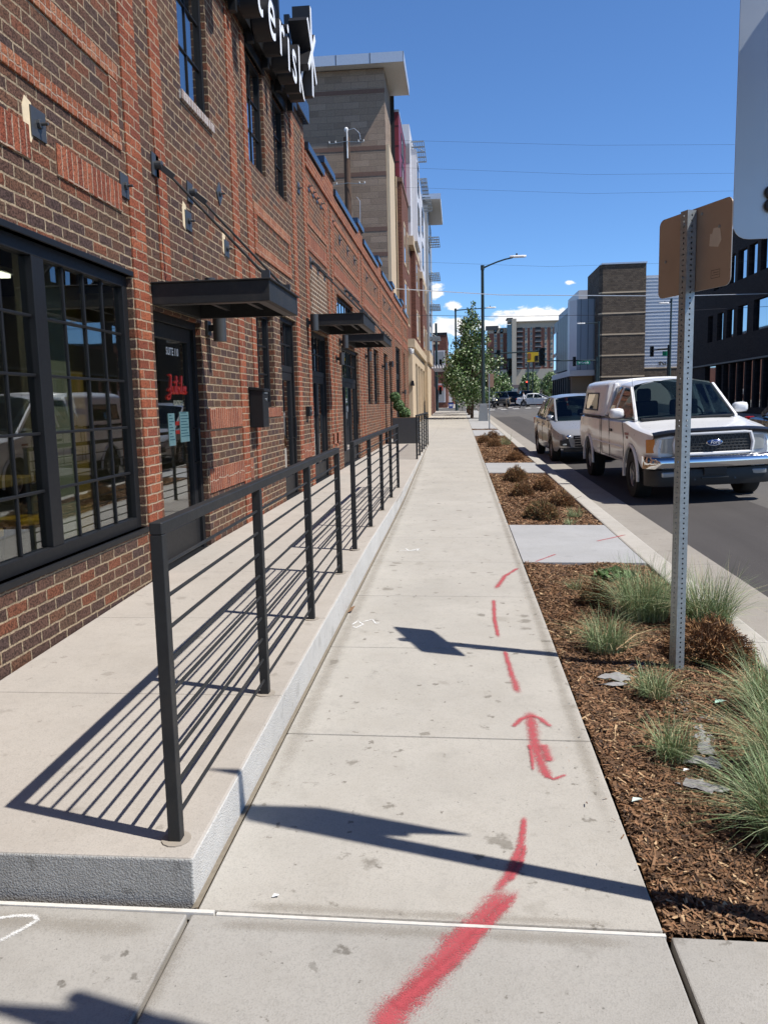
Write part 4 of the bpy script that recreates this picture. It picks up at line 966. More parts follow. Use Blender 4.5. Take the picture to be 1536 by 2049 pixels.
# street furniture far away
t = thing('utility_cabinet', 'grey utility cabinet on the sidewalk corner behind the trees', 'cabinet', (.4,76,gz(.4,76)))
mb = MB(); mb.prism([(.08,.9),(.70,.9),(.70,1.95),(.12,2.3),(.08,2.3)],'y',75.6,76.4); mb.build('box', plain('cabinet_grey',(.30,.31,.32),.5), t, bevel=.02); mb = MB(); mb.box(.38,.40,75.585,75.6,1.0,1.95); mb.build('door_gap', M['ink'], t)
t = thing('recycling_bin', 'blue bin with a white panel on the far sidewalk', 'bin', (-.9,95,1.05))
mb = MB(); mb.loft([[(-.9+sx*a,97.5+sy*a,z) for sx,sy in ((-1,-1),(1,-1),(1,1),(-1,1))] for a,z in ((.25,1.13),(.33,1.75))], True); mb.build('bin_body', plain('bin_blue',(.05,.11,.45),.5), t); mb = MB(); mb.box(-1.24,-.56,97.15,97.85,1.75,1.84); mb.build('lid', M['ink'], t); mb = MB(); mb.box(-1.1,-.7,97.13,97.16,1.35,1.6); mb.build('panel', M['white'], t)
def cone(x, y, z, label, s=1.):
    t = thing('traffic_barrel', label, 'traffic barrel', (x,y,z), 'orange traffic barrels')
    mb = MB(); mb.lathe([(0,z),(.36*s,z),(.36*s,z+.08),(.27*s,z+.08),(.2*s,z+.95*s),(.12*s,z+1.0*s),(0,z+1.0*s)],(x,y,0),'z',16); b = mb.build('barrel', M['orange'], t, smooth=True)
    mb = MB(); mb.lathe([(.262*s,z+.35*s),(.243*s,z+.52*s)],(x,y,0),'z',16); mb.build('reflective_band', M['white'], b)
cone(10.2,104,1.15,'orange traffic barrel at the kerb before the far trees',1.3); cone(10.9,104.6,1.15,'orange traffic barrel behind the white car, right one of the pair',1.3); cone(12.7,97.4,1.13,'orange traffic barrel in front of the grey panelled building',.95)
# ================================================================== vehicles (authored with the nose at y=0, tail towards +y, ground z=0)
def wheel(root, x, y, r, wd, side, rimr=None, spokes=5):
    """tyre with tread grooves, rim with spokes; side = -1 left, +1 right (outer face)"""
    rimr = rimr or r*.62; h = wd/2
    mb = MB(); mb.lathe([(rimr,-h*.8),(rimr+.02,-h),(r-.03,-h),(r-.005,-h*.75),(r,-h*.4),(r,h*.4),(r-.005,h*.75),(r-.03,h),(rimr+.02,h),(rimr,h*.8),(rimr,-h*.8)],(x,y,r),'x',28)
    w = mb.build('wheel', M['tyre'], root, smooth=True, ang=50)
    mb = MB(); o = x+side*h*.62
    mb.lathe([(rimr,side*h*.8),(rimr*.94,side*h*.72),(rimr*.9,side*h*.2),(.0,side*h*.15)],(x,y,r),'x',28)
    mb.cyl((o-side*.05,y,r),(o+side*.02,y,r),rimr*.24,14)
    for k in range(spokes):
        a = 2*math.pi*k/spokes+.3; c, s_ = math.cos(a), math.sin(a)
        mb.beam((o-side*.01,y+c*rimr*.15,r+s_*rimr*.15),(o+side*.0,y+c*rimr*.95,r+s_*rimr*.95),rimr*.28,.03,(1,0,0))
    mb.build('rim', M['rim'], w, bevel=.004)
    return w
def half_loft(mb, rings):
    """rings: half sections (x>=0, x,y,z) from the sill up to the centre line; mirrored"""
    full = [[(-p[0],p[1],p[2]) for p in g]+[p for p in reversed(g)][1:] for g in rings]
    mb.loft(full); return full
def cap(mb, ring):
    n = len(ring); mb.add(ring, [tuple(range(n))])

def hull(root, L, W, zs, arches, top, wid, paint, nose=.1, name='body'):
    """lower body: zs sill height, arches [(y, radius, axle z)], top(y) bonnet/deck height, wid(y) half width factor"""
    Y = sorted({round(v,3) for v in list(np.linspace(0,L,26))+[.02,.06,.12,.2,L-.02,L-.08,L-.16]+[a[0]+a[1]*f for a in arches for f in (-1.001,-.97,-.88,-.72,-.5,-.25,0,.25,.5,.72,.88,.97,1.001)]})
    rings = []
    for y in Y:
        zb = zs(y)
        for ya, r, za in arches:
            if abs(y-ya) < r: zb = max(zb, za+math.sqrt(max(0, r*r-(y-ya)**2)))
        w = W/2*wid(y); zt = top(y); sh = zt-.10*(1 if zt < 1.6 else 1.)
        z1 = max(zb+.05, zs(y)+.10); z2 = max(z1+.05, (zs(y)+zt)*.5); z3 = max(z2+.03, sh-.06)
        rings.append([(w-.05,y,zb),(w-.012,y,min(z1,zt-.08)),(w,y,min(z2,zt-.06)),(w-.008,y,min(z3,zt-.045)),(w-.03,y,zt-.035),(w-.075,y,zt-.008),(w*.72,y,zt+.012),(w*.38,y,zt+.026),(0,y,zt+.03)])
        rings[-1] = [(q[0], q[1]-nose*(1-min(1,q[0]/(W/2))**2)*max(0,1-y/.5), q[2]) for q in rings[-1]]
    mb = MB(); full = half_loft(mb, rings); cap(mb, full[0]); cap(mb, full[-1])
    b = mb.build(name, paint, root, smooth=True, ang=32)
    mb = MB()                                        # dark underbody and wheel wells
    mb.box(-W/2+.30,W/2-.30,.25,L-.25,min(zs(L/2)+.02,.5),min(zs(L/2)+.25,.75))
    for ya, r, za in arches: mb.box(-W/2+.09,W/2-.09,ya-r*.98,ya+r*.98,za+r*.15,za+r*.97)
    mb.build('underbody', M['ink'], root)
    return b
def cabin(root, paint, st, glassm='glass_car', pillars=(), crown=.045):
    """st: stations (y, half width at belt, belt z, half width at roof edge, roof z); glass between belt and roof"""
    mb = MB()
    roof = []
    for y, wb, zb, wr, zr in st: roof.append([(wr,y,zr-.045),(wr-.012,y,zr-.015),(wr-.06,y,zr+crown*.30),(wr*.55,y,zr+crown*.80),(0,y,zr+crown)])
    full = half_loft(mb, roof[1:-1]); 
    r = mb.build('roof', paint, root, smooth=True, ang=45)
    S = st
    for sx in (-1, 1):
        g = MB()
        for i in range(1, len(S)-2):
            a, b = S[i], S[i+1]
            g.quad((sx*(a[1]),a[0],a[2]),(sx*(b[1]),b[0],b[2]),(sx*(b[3]-.004),b[0],b[4]-.03),(sx*(a[3]-.004),a[0],a[4]-.03))
        a, b = S[0], S[1]; g.add([(sx*a[1],a[0],a[2]),(sx*b[1],b[0],b[2]),(sx*(b[3]-.004),b[0],b[4]-.03)],[(0,1,2)])
        a, b = S[-2], S[-1]; g.add([(sx*a[1],a[0],a[2]),(sx*b[1],b[0],b[2]),(sx*(a[3]-.004),a[0],a[4]-.03)],[(0,1,2)])
        g.build('side_glass', M[glassm], root, recalc=False)
    for nm, a, b in (('windscreen',S[0],S[1]),('rear_window',S[-1],S[-2])):
        g = MB(); n = 8; lo = []; hi = []
        for k in range(n+1):
            f = -1+2*k/n; bow = (1-f*f)*.10*(1 if nm == 'rear_window' else -1)
            lo.append((f*a[1], a[0]+bow, a[2])); hi.append((f*b[3], b[0]+bow*.8, b[4]-.01+crown*(1-f*f)))
        g.loft([lo, hi]); g.build(nm, M[glassm], root, smooth=True, recalc=False)
    for sx in (-1, 1):
        mb = MB(); mb.beam((sx*S[0][1],S[0][0]-.01,S[0][2]-.02),(sx*S[1][3],S[1][0],S[1][4]-.02),.05,.075); mb.build('pillar', paint, root, bevel=.008)
        mb = MB(); mb.beam((sx*S[-1][1],S[-1][0],S[-1][2]-.02),(sx*S[-2][3],S[-2][0],S[-2][4]-.02),.07,.10); mb.build('pillar', paint, root, bevel=.008)
        for y in pillars:
            wb = np.interp(y,[q[0] for q in S],[q[1] for q in S]); zb = np.interp(y,[q[0] for q in S],[q[2] for q in S]); wr = np.interp(y,[q[0] for q in S],[q[3] for q in S]); zr = np.interp(y,[q[0] for q in S],[q[4] for q in S])
            mb = MB(); mb.beam((sx*(wb+.004),y,zb-.02),(sx*wr,y,zr-.03),.09,.02,(1,0,0)); mb.build('pillar', paint, root, bevel=.008)
        mb = MB(); mb.tube([(sx*(q[1]+.006),q[0],q[2]+.005) for q in S], .012, 6); mb.build('belt_trim', M['trim'], root, smooth=True)
def seats(root, y, w, zb, zt):
    for x in (-w*.5, w*.5): mb = MB(); mb.box(x-.25,x+.25,y,y+.14,zb-.2,zb+.32); mb.box(x-.13,x+.13,y+.03,y+.12,zb+.30,zb+.55); mb.build('seat', M['seat'], root, bevel=.05)
    mb = MB(); mb.box(-w,w,y-.95,y-.55,zb-.25,zb-.04); mb.build('dashboard', M['trim'], root, bevel=.04)
    mb = MB(); mb.torus((w*.5,y-.42,zb+.02),.19,.016,'y',22,6); sw = mb.build('steering_wheel', M['seat'], root, smooth=True)
    mb = MB(); mb.box(-w,w,y-1,y+2,zb-.55,zb-.45); mb.build('cabin_floor', M['ink'], root)
def mirror(root, x, y, z, paint, s=1.):
    sx = 1 if x > 0 else -1
    mb = MB(); mb.loft([[(x+sx*.09*s+a*.108*s*k,y+dy*s,z+b*.078*s*k) for a,b in ((-1,-.6),(-.8,-.95),(0,-1),(.8,-.9),(1,-.5),(1,.3),(.85,.8),(.3,1),(-.6,.95),(-1,.6))] for dy,k in ((-.075,.45),(-.06,.78),(-.02,1),(.045,1),(.055,.95))],True); mb.add([(x+sx*.09*s+a*.108*s*.45,y-.075*s,z+b*.078*s*.45) for a,b in ((-1,-.6),(-.8,-.95),(0,-1),(.8,-.9),(1,-.5),(1,.3),(.85,.8),(.3,1),(-.6,.95),(-1,.6))],[tuple(range(10))]); m_ = mb.build('mirror', paint, root, smooth=True, ang=60)
    mb = MB(); mb.beam((x-sx*.05,y+.02,z-.06),(x+sx*.05,y+.01,z-.04),.05,.05); mb.build('mirror_arm', M['trim'], m_, bevel=.01)
    mb = MB(); mb.cyl((x+sx*.09*s,y+.055*s,z),(x+sx*.09*s,y+.062*s,z),.075*s,16); mb.build('mirror_glass', M['glass_dark'], m_)
def gap_line(mb, pts, w=.008): mb.tube(pts, w, 5)

def car(name, label, cat, L, W, zsill, r, y1, y2, bonnet, cab, paint, pill, group=None, lit=False, grille='low', rails=False, spokes=5, zh=None):
    t = thing(name, label, cat, (0,0,0), group)
    ar = [(y1,r*1.14,r),(y2,r*1.14,r)]
    zs = lambda y: zsill+(.10 if y < .25 or y > L-.25 else 0)
    NB = .13; nb = lambda x: -NB*(1-min(1,abs(x)/(W/2))**2)
    b = hull(t, L, W, zs, ar, lambda y: float(np.interp(y,*zip(*bonnet))), lambda y: float(np.interp(y,[0,.05,.18,.5,L-.5,L-.15,L],[.70,.80,.91,1,1,.94,.84])), paint, NB)
    cabin(t, paint, cab, 'glass_car', pill, .06)
    zb = cab[0][2]; seats(t, cab[1][0]+.55, W*.36, zb-.08, 0)
    for y in (y1,y2):
        for sx in (-1,1): wheel(t, sx*(W/2-.12), y, r, .21, sx, spokes=spokes)
    zh = zh or bonnet[1][1]
    for sx in (-1,1):
        h = MB(); h.loft([[(sx*x,y+nb(x)*max(0,1-y/.5)-.004,z) for x,y,z in ((W/2*.42,-.005,zh-.24),(W/2*.80,.06,zh-.22),(W/2*.93,.30,zh-.13),(W/2*.95,.42,zh-.07))],[(sx*x,y-.012+nb(x)*max(0,1-y/.5),z) for x,y,z in ((W/2*.44,.015,zh-.14),(W/2*.80,.08,zh-.10),(W/2*.92,.36,zh-.05),(W/2*.94,.50,zh-.02))]])
        hl = h.build('headlight', M['lamp_clear'], t, smooth=True, recalc=False)
        h = MB(); h.ell((sx*W/2*.66,.03+nb(W/2*.66),zh-.17),.07,.05,.055); h.build('lamp_bulb', M['lit'] if lit else M['chrome'], hl, smooth=True)
        tl = MB(); tl.box(sx*W/2*.84-.10,sx*W/2*.84+.10,L-.10,L+.008,cab[-1][2]-.24,cab[-1][2]-.06); tl.build('tail_light', M['lamp_red'], t, bevel=.02)
        mirror(t, sx*(cab[0][1]+.02), cab[0][0]+.32, zb+.07, paint, .95)
    g = MB(); XX = np.linspace(-W*.25,W*.25,9)
    for z0, z1, kx in ((zh-.22,zh-.13,1.08),(zsill+.13,zsill+.36,1.)): g.loft([[(x*kx,nb(x*kx)-.014,z) for x in XX] for z in (z0,z1)])
    g.build('grille', M['ink'], t, recalc=False)
    g = MB()
    for z in (zsill+.18,zsill+.245,zsill+.31,zh-.175): g.tube([(x,nb(x)-.018,z) for x in XX],.010,5)
    g.build('grille_bar', M['chrome'], t, smooth=True)
    for sx in (-1,1):
        g = MB(); g.prism([(sx*W*.30,zsill+.13),(sx*W*.44,zsill+.17),(sx*W*.43,zsill+.30),(sx*W*.33,zsill+.34)],'y',-.006+nb(W*.33),.12); f = g.build('fog_recess', M['ink'], t, bevel=.01)
        g = MB(); g.ell((sx*W*.385,nb(W*.34),zsill+.19),.06,.02,.03); g.build('fog_lamp', M['lamp_clear'], f, smooth=True)
    g = MB(); g.loft([[(x*1.6,nb(x*1.6)+d,z) for x in XX] for d,z in ((.06,zsill),(-.012,zsill+.02),(-.012,zsill+.11))]); g.build('front_valance', M['trim'], t, recalc=False)
    g = MB(); xs = W/2-.004
    for sx in (-1,1):
        for y in [cab[0][0]+.22]+list(pill)[:2]: g.box(sx*xs-.006,sx*xs+.006,y-.004,y+.004,zsill+.16,cab[1][2]-.06)
    g.build('door_gap', M['ink'], t)
    for sx in (-1,1):
        for y in list(pill)[:2]: g = MB(); g.box(sx*(W/2-.01),sx*(W/2+.022),y-.30,y-.12,cab[1][2]-.17,cab[1][2]-.14); g.build('handle', paint, t, bevel=.006)
    if rails:
        for sx in (-1,1): g = MB(); g.tube([(sx*(cab[1][3]-.07),cab[1][0]+.3,cab[1][4]+.05),(sx*(cab[2][3]-.07),cab[2][0],cab[2][4]+.07),(sx*(cab[-2][3]-.07),cab[-2][0]-.1,cab[-2][4]+.05)],.016,6); g.build('roof_rail', M['darkgrey'], t, smooth=True)
    return t
SUV_B = [(0,.66),(.05,.74),(.2,.82),(.6,.93),(1.05,1.05),(1.3,1.08),(4.3,1.12),(4.45,1.0)]
SUV_C = [(.98,.74,1.05,.60,1.2),(1.86,.86,1.09,.64,1.60),(2.5,.87,1.12,.655,1.665),(3.5,.86,1.14,.63,1.63),(4.02,.82,1.15,.58,1.53),(4.38,.74,1.12,.5,1.2)]
c = car('parked_suv','silver compact crossover parked at the kerb behind the white pickup','car',4.5,1.84,.30,.355,.93,3.62,SUV_B,SUV_C,M['cp_silver'],(2.35,3.35),zh=.84)
place(c,(3.33,20.3,rz(3.3,22.4)-.02),R(2.0)); c.rotation_euler.x = .012; c.rotation_euler.y = -.028
# pickup ------------------------------------------------------------
T = thing('parked_pickup','white pickup truck with a matching bed topper and chrome front bumper at the kerb','pickup',(0,0,0))
PW = 2.02; L = 5.75; yF, yR, wr = .98, 4.72, .395
hull(T, L, PW, lambda y: .56 if y > .2 else .66, [(yF,.475,.41),(yR,.475,.41)], lambda y: float(np.interp(y,[0,.02,.1,.35,.9,1.45,5.7,5.75],[1.06,1.10,1.14,1.17,1.22,1.29,1.30,1.28])), lambda y: float(np.interp(y,[0,.04,.14,.35,.8,5,5.75],[.82,.875,.935,.975,1,1,.985])), M['cp_white'], .10)
for sx in (-1,1):
    for y in (yF,yR):
        mb = MB(); pts = [(sx*(PW/2-.003),y+.482*math.cos(a),.41+.482*math.sin(a)) for a in np.linspace(-.15,math.pi+.15,19)]; mb.tube(pts,.026,6); mb.build('wheel_arch', M['cp_white'], T, smooth=True)
        wheel(T, sx*(PW/2-.15), y, wr+.012, .265, sx, .205, 5)
mb = MB(); mb.tube([(-.75,yF,.38),(.75,yF,.38)],.05,8); mb.tube([(-.75,yR,.38),(.75,yR,.38)],.06,8); mb.tube([(-.35,.5,.5),(-.35,5.2,.55)],.06,6); mb.tube([(.35,.5,.5),(.35,5.2,.55)],.06,6); mb.build('axle', M['ink'], T)
# cab: pillars, roof, glass
st = [(1.30,.83,1.30,.7,1.4),(2.10,.92,1.32,.705,1.86),(2.8,.925,1.325,.72,1.90),(3.32,.915,1.33,.715,1.895),(3.42,.90,1.33,.71,1.86),(3.46,.88,1.33,.70,1.5)]
cabin(T, M['cp_white'], st, 'glass_car', (2.62,3.30), .105)
seats(T, 2.55, .72, 1.27, 0)
for sx in (-1,1): mb = MB(); mb.hexa([(sx*.925,3.16,1.31),(sx*.90,3.46,1.31),(sx*.80,3.46,1.31),(sx*.80,3.16,1.31),(sx*.745,3.28,1.95),(sx*.74,3.46,1.95),(sx*.66,3.46,1.95),(sx*.66,3.28,1.95)]); mb.build('cab_corner', M['cp_white'], T, bevel=.02)
for sx in (-1,1): mirror(T, sx*.96, 1.72, 1.42, M['cp_white'], 1.12)
# topper
rings = []
for y, k in ((3.50,.955),(3.54,.985),(3.62,1.),(5.55,1.),(5.66,.985),(5.72,.95)):
    rings.append([(.965*k,y,1.315),(.955*k,y,1.36),(.87*k,y,1.80*.985+.015*k),(.845*k,y,1.90),(.79*k,y,1.965),(.66*k,y,2.0),(.35,y,2.018*k+.036*(k<1)),(0,y,2.02*k+.04*(k<1))])
mb = MB(); full = half_loft(mb, rings); cap(mb, full[0]); cap(mb, full[-1]); tp = mb.build('bed_topper', M['cp_white'], T, smooth=True, ang=50)
for sx in (-1,1):
    f = lambda y, z: (sx*(.955-.085*(z-1.36)/.435+.004), y, z)
    mb = MB(); P = [f(3.98,1.43),f(5.28,1.43),f(5.28,1.76),f(4.12,1.76)]; mb.add(P,[(0,1,2,3)]); tw = mb.build('topper_window', M['glass_dark'], tp, recalc=False)
    mb = MB(); mb.tube(P+[P[0]],.017,6); mb.build('window_seal', M['trim'], tw, smooth=True)
    mb = MB(); mb.tube([(sx*.985,y,1.318) for y in (3.5,4.5,5.7)],.012,6); mb.build('topper_seal', M['trim'], tp)
mb = MB(); mb.box(-.7,.7,5.68,5.73,1.45,1.85); mb.build('topper_hatch', M['glass_dark'], tp)
# nose
def bow(x): return -.105*(1-(x/1.0)**2)
mb = MB(); mb.loft([[(x,-.012+bow(x)+dy,z-.05*(x/.9)**4) for x in np.linspace(-.9,.9,15)] for dy,z in ((.03,1.09),(-.02,1.11),(-.03,1.15),(.03,1.185),(.10,1.19))]); mb.build('bonnet_guard', M['cp_black'], T, smooth=True, recalc=False)
def bent_bar(x0, x1, z0, z1, d0, d1, y0=.0, n=24, wrap=0.):
    mb = MB(); R_ = []
    for x in np.linspace(x0,x1,n):
        w = 0 if abs(x) < .82 else wrap*((abs(x)-.82)/.2)**2
        yb = y0+bow(x)+w; R_.append([(x,yb+d1,z0),(x,yb-d0*.7,z0+.01),(x,yb-d0,z0+(z1-z0)*.3),(x,yb-d0,z0+(z1-z0)*.7),(x,yb-d0*.55,z1-.004),(x,yb+d1,z1)])
    mb.loft(R_); cap(mb, R_[0]); cap(mb, R_[-1]); return mb
mb = bent_bar(-.56,.56,.80,1.105,.012,.03); gr = mb.build('grille', M['ink'], T, smooth=True)
mb = MB()
for i in range(-9,10):
    for s_ in (-1,1): 
        x0 = i*.062-s_*.05; x1 = x0+s_*.11
        if max(abs(x0),abs(x1)) < .54: mb.beam((x0,bow(x0)-.014,.82),(x1,bow(x1)-.014,1.085),.010,.012)
for z in (.86,.905,.95,.995,1.04): mb.tube([(x,bow(x)-.016,z) for x in np.linspace(-.54,.54,9)],.006,5)
mb.build('grille_mesh', M['darkgrey'], gr)
mb = MB(); pts = [(x,bow(x)-.014,z) for x,z in [(-.57,.80),(-.59,.95),(-.55,1.10)]+[(x,1.112) for x in np.linspace(-.45,.45,7)]+[(.55,1.10),(.59,.95),(.57,.80)]+[(x,.792) for x in np.linspace(.45,-.45,7)]+[(-.57,.80)]]
mb.tube(pts,.030,8); mb.build('grille_surround', M['cp_white'], gr, smooth=True)
mb = MB(); mb.ell((0,-.130,.965),.125,.022,.052,24,10); em = mb.build('emblem', M['chrome'], gr, smooth=True); mb = MB(); mb.ell((0,-.137,.965),.112,.020,.043,24,10); mb.build('emblem_field', M['badge_blue'], em, smooth=True)
text_obj('lettering','Ford',.075,M['letter'],(0,-.1595,.944),(1,0,0),(0,0,1),em,shear=.3,depth=.002)
for sx in (-1,1):
    mb = MB(); ys = lambda x: bow(x)+.005+(0 if x < .72 else .9*(x-.72)**1.6)
    mb.loft([[(sx*x,ys(x)-.012,z) for x in np.linspace(.60,.86,6)] for z in (.83,.85,.94,1.03,1.05)]); h = mb.build('headlight', M['lamp_clear'], T, smooth=True, recalc=False)
    mb = MB(); mb.loft([[(sx*x,ys(x)-.006,z) for x in np.linspace(.86,.975,5)] for z in (.83,.85,.94,1.02,1.04)]); mb.build('turn_signal', M['amber'], h, smooth=True, recalc=False)
    mb = MB(); mb.lathe([(.0,.0),(.06,-.015),(.075,-.03)],(sx*.74,ys(.74)+.03,.94),'y',16); mb.build('reflector', M['chrome'], h, smooth=True)
mb = bent_bar(-1.0,1.0,.575,.775,.10,.10,-.02,40,.22); mb.build('front_bumper', M['chrome'], T, smooth=True, ang=60)
mb = bent_bar(-.97,.97,.30,.565,.05,.16,.0,30,.22); vl = mb.build('front_valance', M['trim'], T, smooth=True, ang=60)
for sx in (-1,1):
    mb = MB(); mb.box(sx*.68-.11,sx*.68+.11,-.12,-.07,.45,.53); mb.build('fog_lamp', M['lamp_clear'], vl, bevel=.02)
mb = MB(); mb.box(-.17,.17,-.185,-.14,.47,.585); mb.build('plate_bracket', M['ink'], vl, bevel=.006)
mb = MB(); mb.tube([(-.2,-.17,.43),(.2,-.17,.43)],.013,6); mb.tube([(-.3,-.08,.40),(-.3,-.14,.40),(-.3,-.12,.47)],.018,6); mb.tube([(.3,-.08,.40),(.3,-.14,.40),(.3,-.12,.47)],.018,6); mb.build('tow_hook', M['darkgrey'], vl, smooth=True)
for sx in (-1,1):
    x = sx*(PW/2-.003)
    for pts in ([(1.50,.62),(1.47,1.0),(1.56,1.28)],[(2.63,.60),(2.63,1.29)],[(3.33,.62),(3.33,1.29)],[(1.5,.62),(3.33,.62)],[(3.47,.58),(3.47,1.29)]): mb = MB(); mb.tube([(x,y,z) for y,z in pts],.0055,4); mb.build('door_gap', M['ink'], T)
for sx in (-1,1):
    mb = MB(); mb.box(sx*(PW/2-.004),sx*(PW/2+.018),2.36,2.55,1.07,1.12); mb.build('handle', M['trim'], T, bevel=.008)
    mb = MB(); mb.tube([(sx*(PW/2+.001),y,.83) for y in (1.55,2.5,3.3,4.2)],.012,6); mb.build('side_moulding', M['cp_white'], T, smooth=True)
    mb = MB(); mb.box(sx*(PW/2-.003),sx*(PW/2+.003),1.12,1.36,1.06,1.10); mb.box(sx*(PW/2-.003),sx*(PW/2+.003),1.14,1.26,1.00,1.04); mb.build('fender_badge', plain('badge_red',(.22,.02,.02),.4), T)
    mb = MB(); mb.box(sx*.88-.09,sx*.88+.09,5.72,5.755,.9,1.25); mb.build('tail_light', M['lamp_red'], T, bevel=.01)
mb = MB(); mb.tube([(-.55,1.42,1.335),(-.1,1.50,1.345)],.011,6); mb.tube([(-.55,1.42,1.335),(-.75,1.37,1.32)],.014,6); mb.tube([(.25,1.40,1.335),(.75,1.52,1.345)],.011,6); mb.build('wiper', M['ink'], T)
mb = MB(); mb.box(-.75,.75,1.18,1.40,1.285,1.325); mb.build('cowl', M['trim'], T, bevel=.01)
mb = MB(); mb.cyl((-.84,1.30,1.27),(-.845,1.55,2.2),.003,5); mb.build('antenna', M['ink'], T)
place(T,(3.93,12.85,rz(3.93,12.85)-.02),R(1.6)); T.rotation_euler.x = .012; T.rotation_euler.y = -.032
# others ------------------------------------------------------------
SED_B = [(0,.66),(.10,.76),(.55,.86),(1.2,.93),(3.7,.96),(4.4,.98),(4.5,.86)]
SED_C = [(1.05,.70,.93,.58,1.0),(1.95,.83,.95,.56,1.38),(2.5,.84,.96,.57,1.43),(3.2,.83,.97,.55,1.40),(3.85,.70,.98,.5,1.05)]
c = car('sedan','white sedan crossing the junction seen from its right side','car',4.5,1.76,.24,.32,.90,3.58,SED_B,SED_C,M['cp_white'],(2.45,3.25))
place(c,(11.0,92.3,rz(9.4,94)+.0),R(66))
c = car('black_car','black car with a glossy curved roof beside the pickup at the right edge','car',4.6,1.84,.26,.335,.92,3.66,SED_B,[(q[0],q[1]+.03,q[2]+.06,q[3]+.03,q[4]+.10) for q in SED_C],M['cp_black'],(2.45,3.25))
place(c,(7.55,15.0,rz(7.5,15)),R(0)); c.rotation_euler.x = .012
BIG_B = [(0,.95),(.08,1.08),(.5,1.13),(1.2,1.18),(4.6,1.2),(4.75,1.1)]
BIG_C = [(1.1,.78,1.18,.66,1.3),(1.65,.90,1.20,.70,1.78),(2.6,.91,1.2,.71,1.84),(4.2,.90,1.2,.70,1.82),(4.62,.86,1.2,.66,1.74),(4.72,.80,1.2,.6,1.4)]
d0 = car('dark_suv','dark blue boxy off-roader with lit headlamps waiting at the crossing','car',4.75,1.9,.42,.40,.95,3.8,BIG_B,BIG_C,M['cp_dark'],(2.5,3.5),'cars queued beyond the crossing',lit=True)
place(d0,(5.2,97.2,rz(5.2,99)-.03),0)
for x, y, lab, pm in ((4.55,109,'dark grey car behind the off-roader on its left side','cp_grey'),(6.9,104.5,'second boxy dark car in the queue, beside the lit off-roader','cp_dark'),(8.7,103,'dark car in the queue half hidden by the white sedan','cp_grey'),(7.4,114,'dark car farther back in the queue, left of the striped awning','cp_black'),(4.9,118,'farthest dark car of the queue, roof only showing','cp_grey')):
    q = copy_tree(d0); q['label'] = lab; place(q,(x,y,rz(x,y+1)-.03),0)
    for ch in q.children:
        if ch.name.split('.')[0] in ('body','roof','pillar'):
            ch.data = ch.data.copy(); ch.data.materials[0] = M[pm]
# ================================================================== buildings down the street
def glass_box(name, t, x0,x1,y0,y1,z0,z1,m='glass_dark'):
    mb = MB(); mb.box(x0,x1,y0,y1,z0,z1); return mb.build(name, M[m], t)
M['cmu'] = brick_mat('tan_block', [(.36,.27,.20),(.33,.245,.185),(.39,.295,.225),(.30,.225,.17),(.35,.265,.2)], (.26,.20,.155), L=.81, H=.30, mw=.02, speck=.2, wob=.002, bump=.4)
M['cmu_band'] = plain('brown_band', (.17,.10,.075), .85, var=.2)
M['apt_brick'] = brick_mat('apartment_brick', [(.17,.065,.045),(.14,.055,.04),(.20,.075,.05)], (.25,.15,.11), mw=.014, speck=.2, bump=.4)
M['maroon'] = plain('maroon_panel', (.20,.022,.035), .5, var=.06, sc=1.)
M['whitepanel'] = plain('white_panel', (.62,.61,.63), .5, var=.05, sc=1.); M['greypanel'] = plain('grey_panel', (.30,.31,.32), .5)
M['stone'] = plain('cast_stone', (.56,.44,.30), .8, var=.12, sc=3, bump=.2); M['soff'] = plain('roof_soffit', (.62,.62,.60), .6); M['fascia'] = plain('roof_fascia', (.50,.56,.65), .4, .3)
A = thing('apartment_block', 'tan block and brick apartment building with flat overhanging roof beyond the warehouse', 'building', (-3, 50, .6))
def abox(name, m, x0,x1,y0,y1,z0,z1,**k):
    mb = MB(); mb.box(x0,x1,y0,y1,z0,z1); return mb.build(name, M[m], A, **k)
abox('wall','cmu',-22,-3.38,40.62,47.9,0,17.66)
for z in (16.55,13.95,12.75,10.15,8.95,6.3):
    mb = MB(); mb.box(-22,-3.372,40.608,40.63,z,z+.20); mb.build('wall_band', M['cmu_band'], A)
abox('corner_trim','stone',-3.375,-3.22,40.66,44.0,0,14.2); abox('gap_wall','ink',-3.6,-3.18,44.0,44.06,0,17.6); abox('corner_trim','stone',-3.17,-3.12,44.0,44.1,0,13.6)
mb = MB(); mb.box(-22.5,-2.42,40.03,44.3,17.70,18.08); rf = mb.build('roof', M['soff'], A)
mb = MB(); mb.box(-22.5,-2.40,40.0,40.03,17.66,18.12); mb.box(-2.42,-2.39,40.0,44.3,17.66,18.12); mb.build('fascia', M['fascia'], rf)
mb = MB()
for x in np.arange(-20.2,-2.6,1.62): mb.box(x,x+.03,39.99,40.0,17.66,18.12)
mb.build('fascia_joint', M['darkgrey'], rf)
abox('wall','maroon',-9,-2.98,44.3,50.0,13.62,16.9); abox('wall','apt_brick',-9,-2.90,44.3,51.9,0,13.4); abox('ledge','cmu_band',-9,-2.85,44.25,51.9,13.4,13.62); abox('ledge','fascia',-9,-2.95,44.27,50.0,16.9,17.02)
for z in (14.4,15.2,16.2): abox('panel_joint','ink',-8,-2.975,44.29,50.02,z,z+.03)
abox('wall','whitepanel',-9,-2.74,50.0,58.0,11.75,18.15); abox('wall','whitepanel',-9,-2.42,51.6,55.5,11.75,17.2)
abox('ledge','stone',-9,-2.60,49.9,57.9,11.22,11.75); abox('wall','apt_brick',-9,-2.62,51.9,66.0,0,11.22)
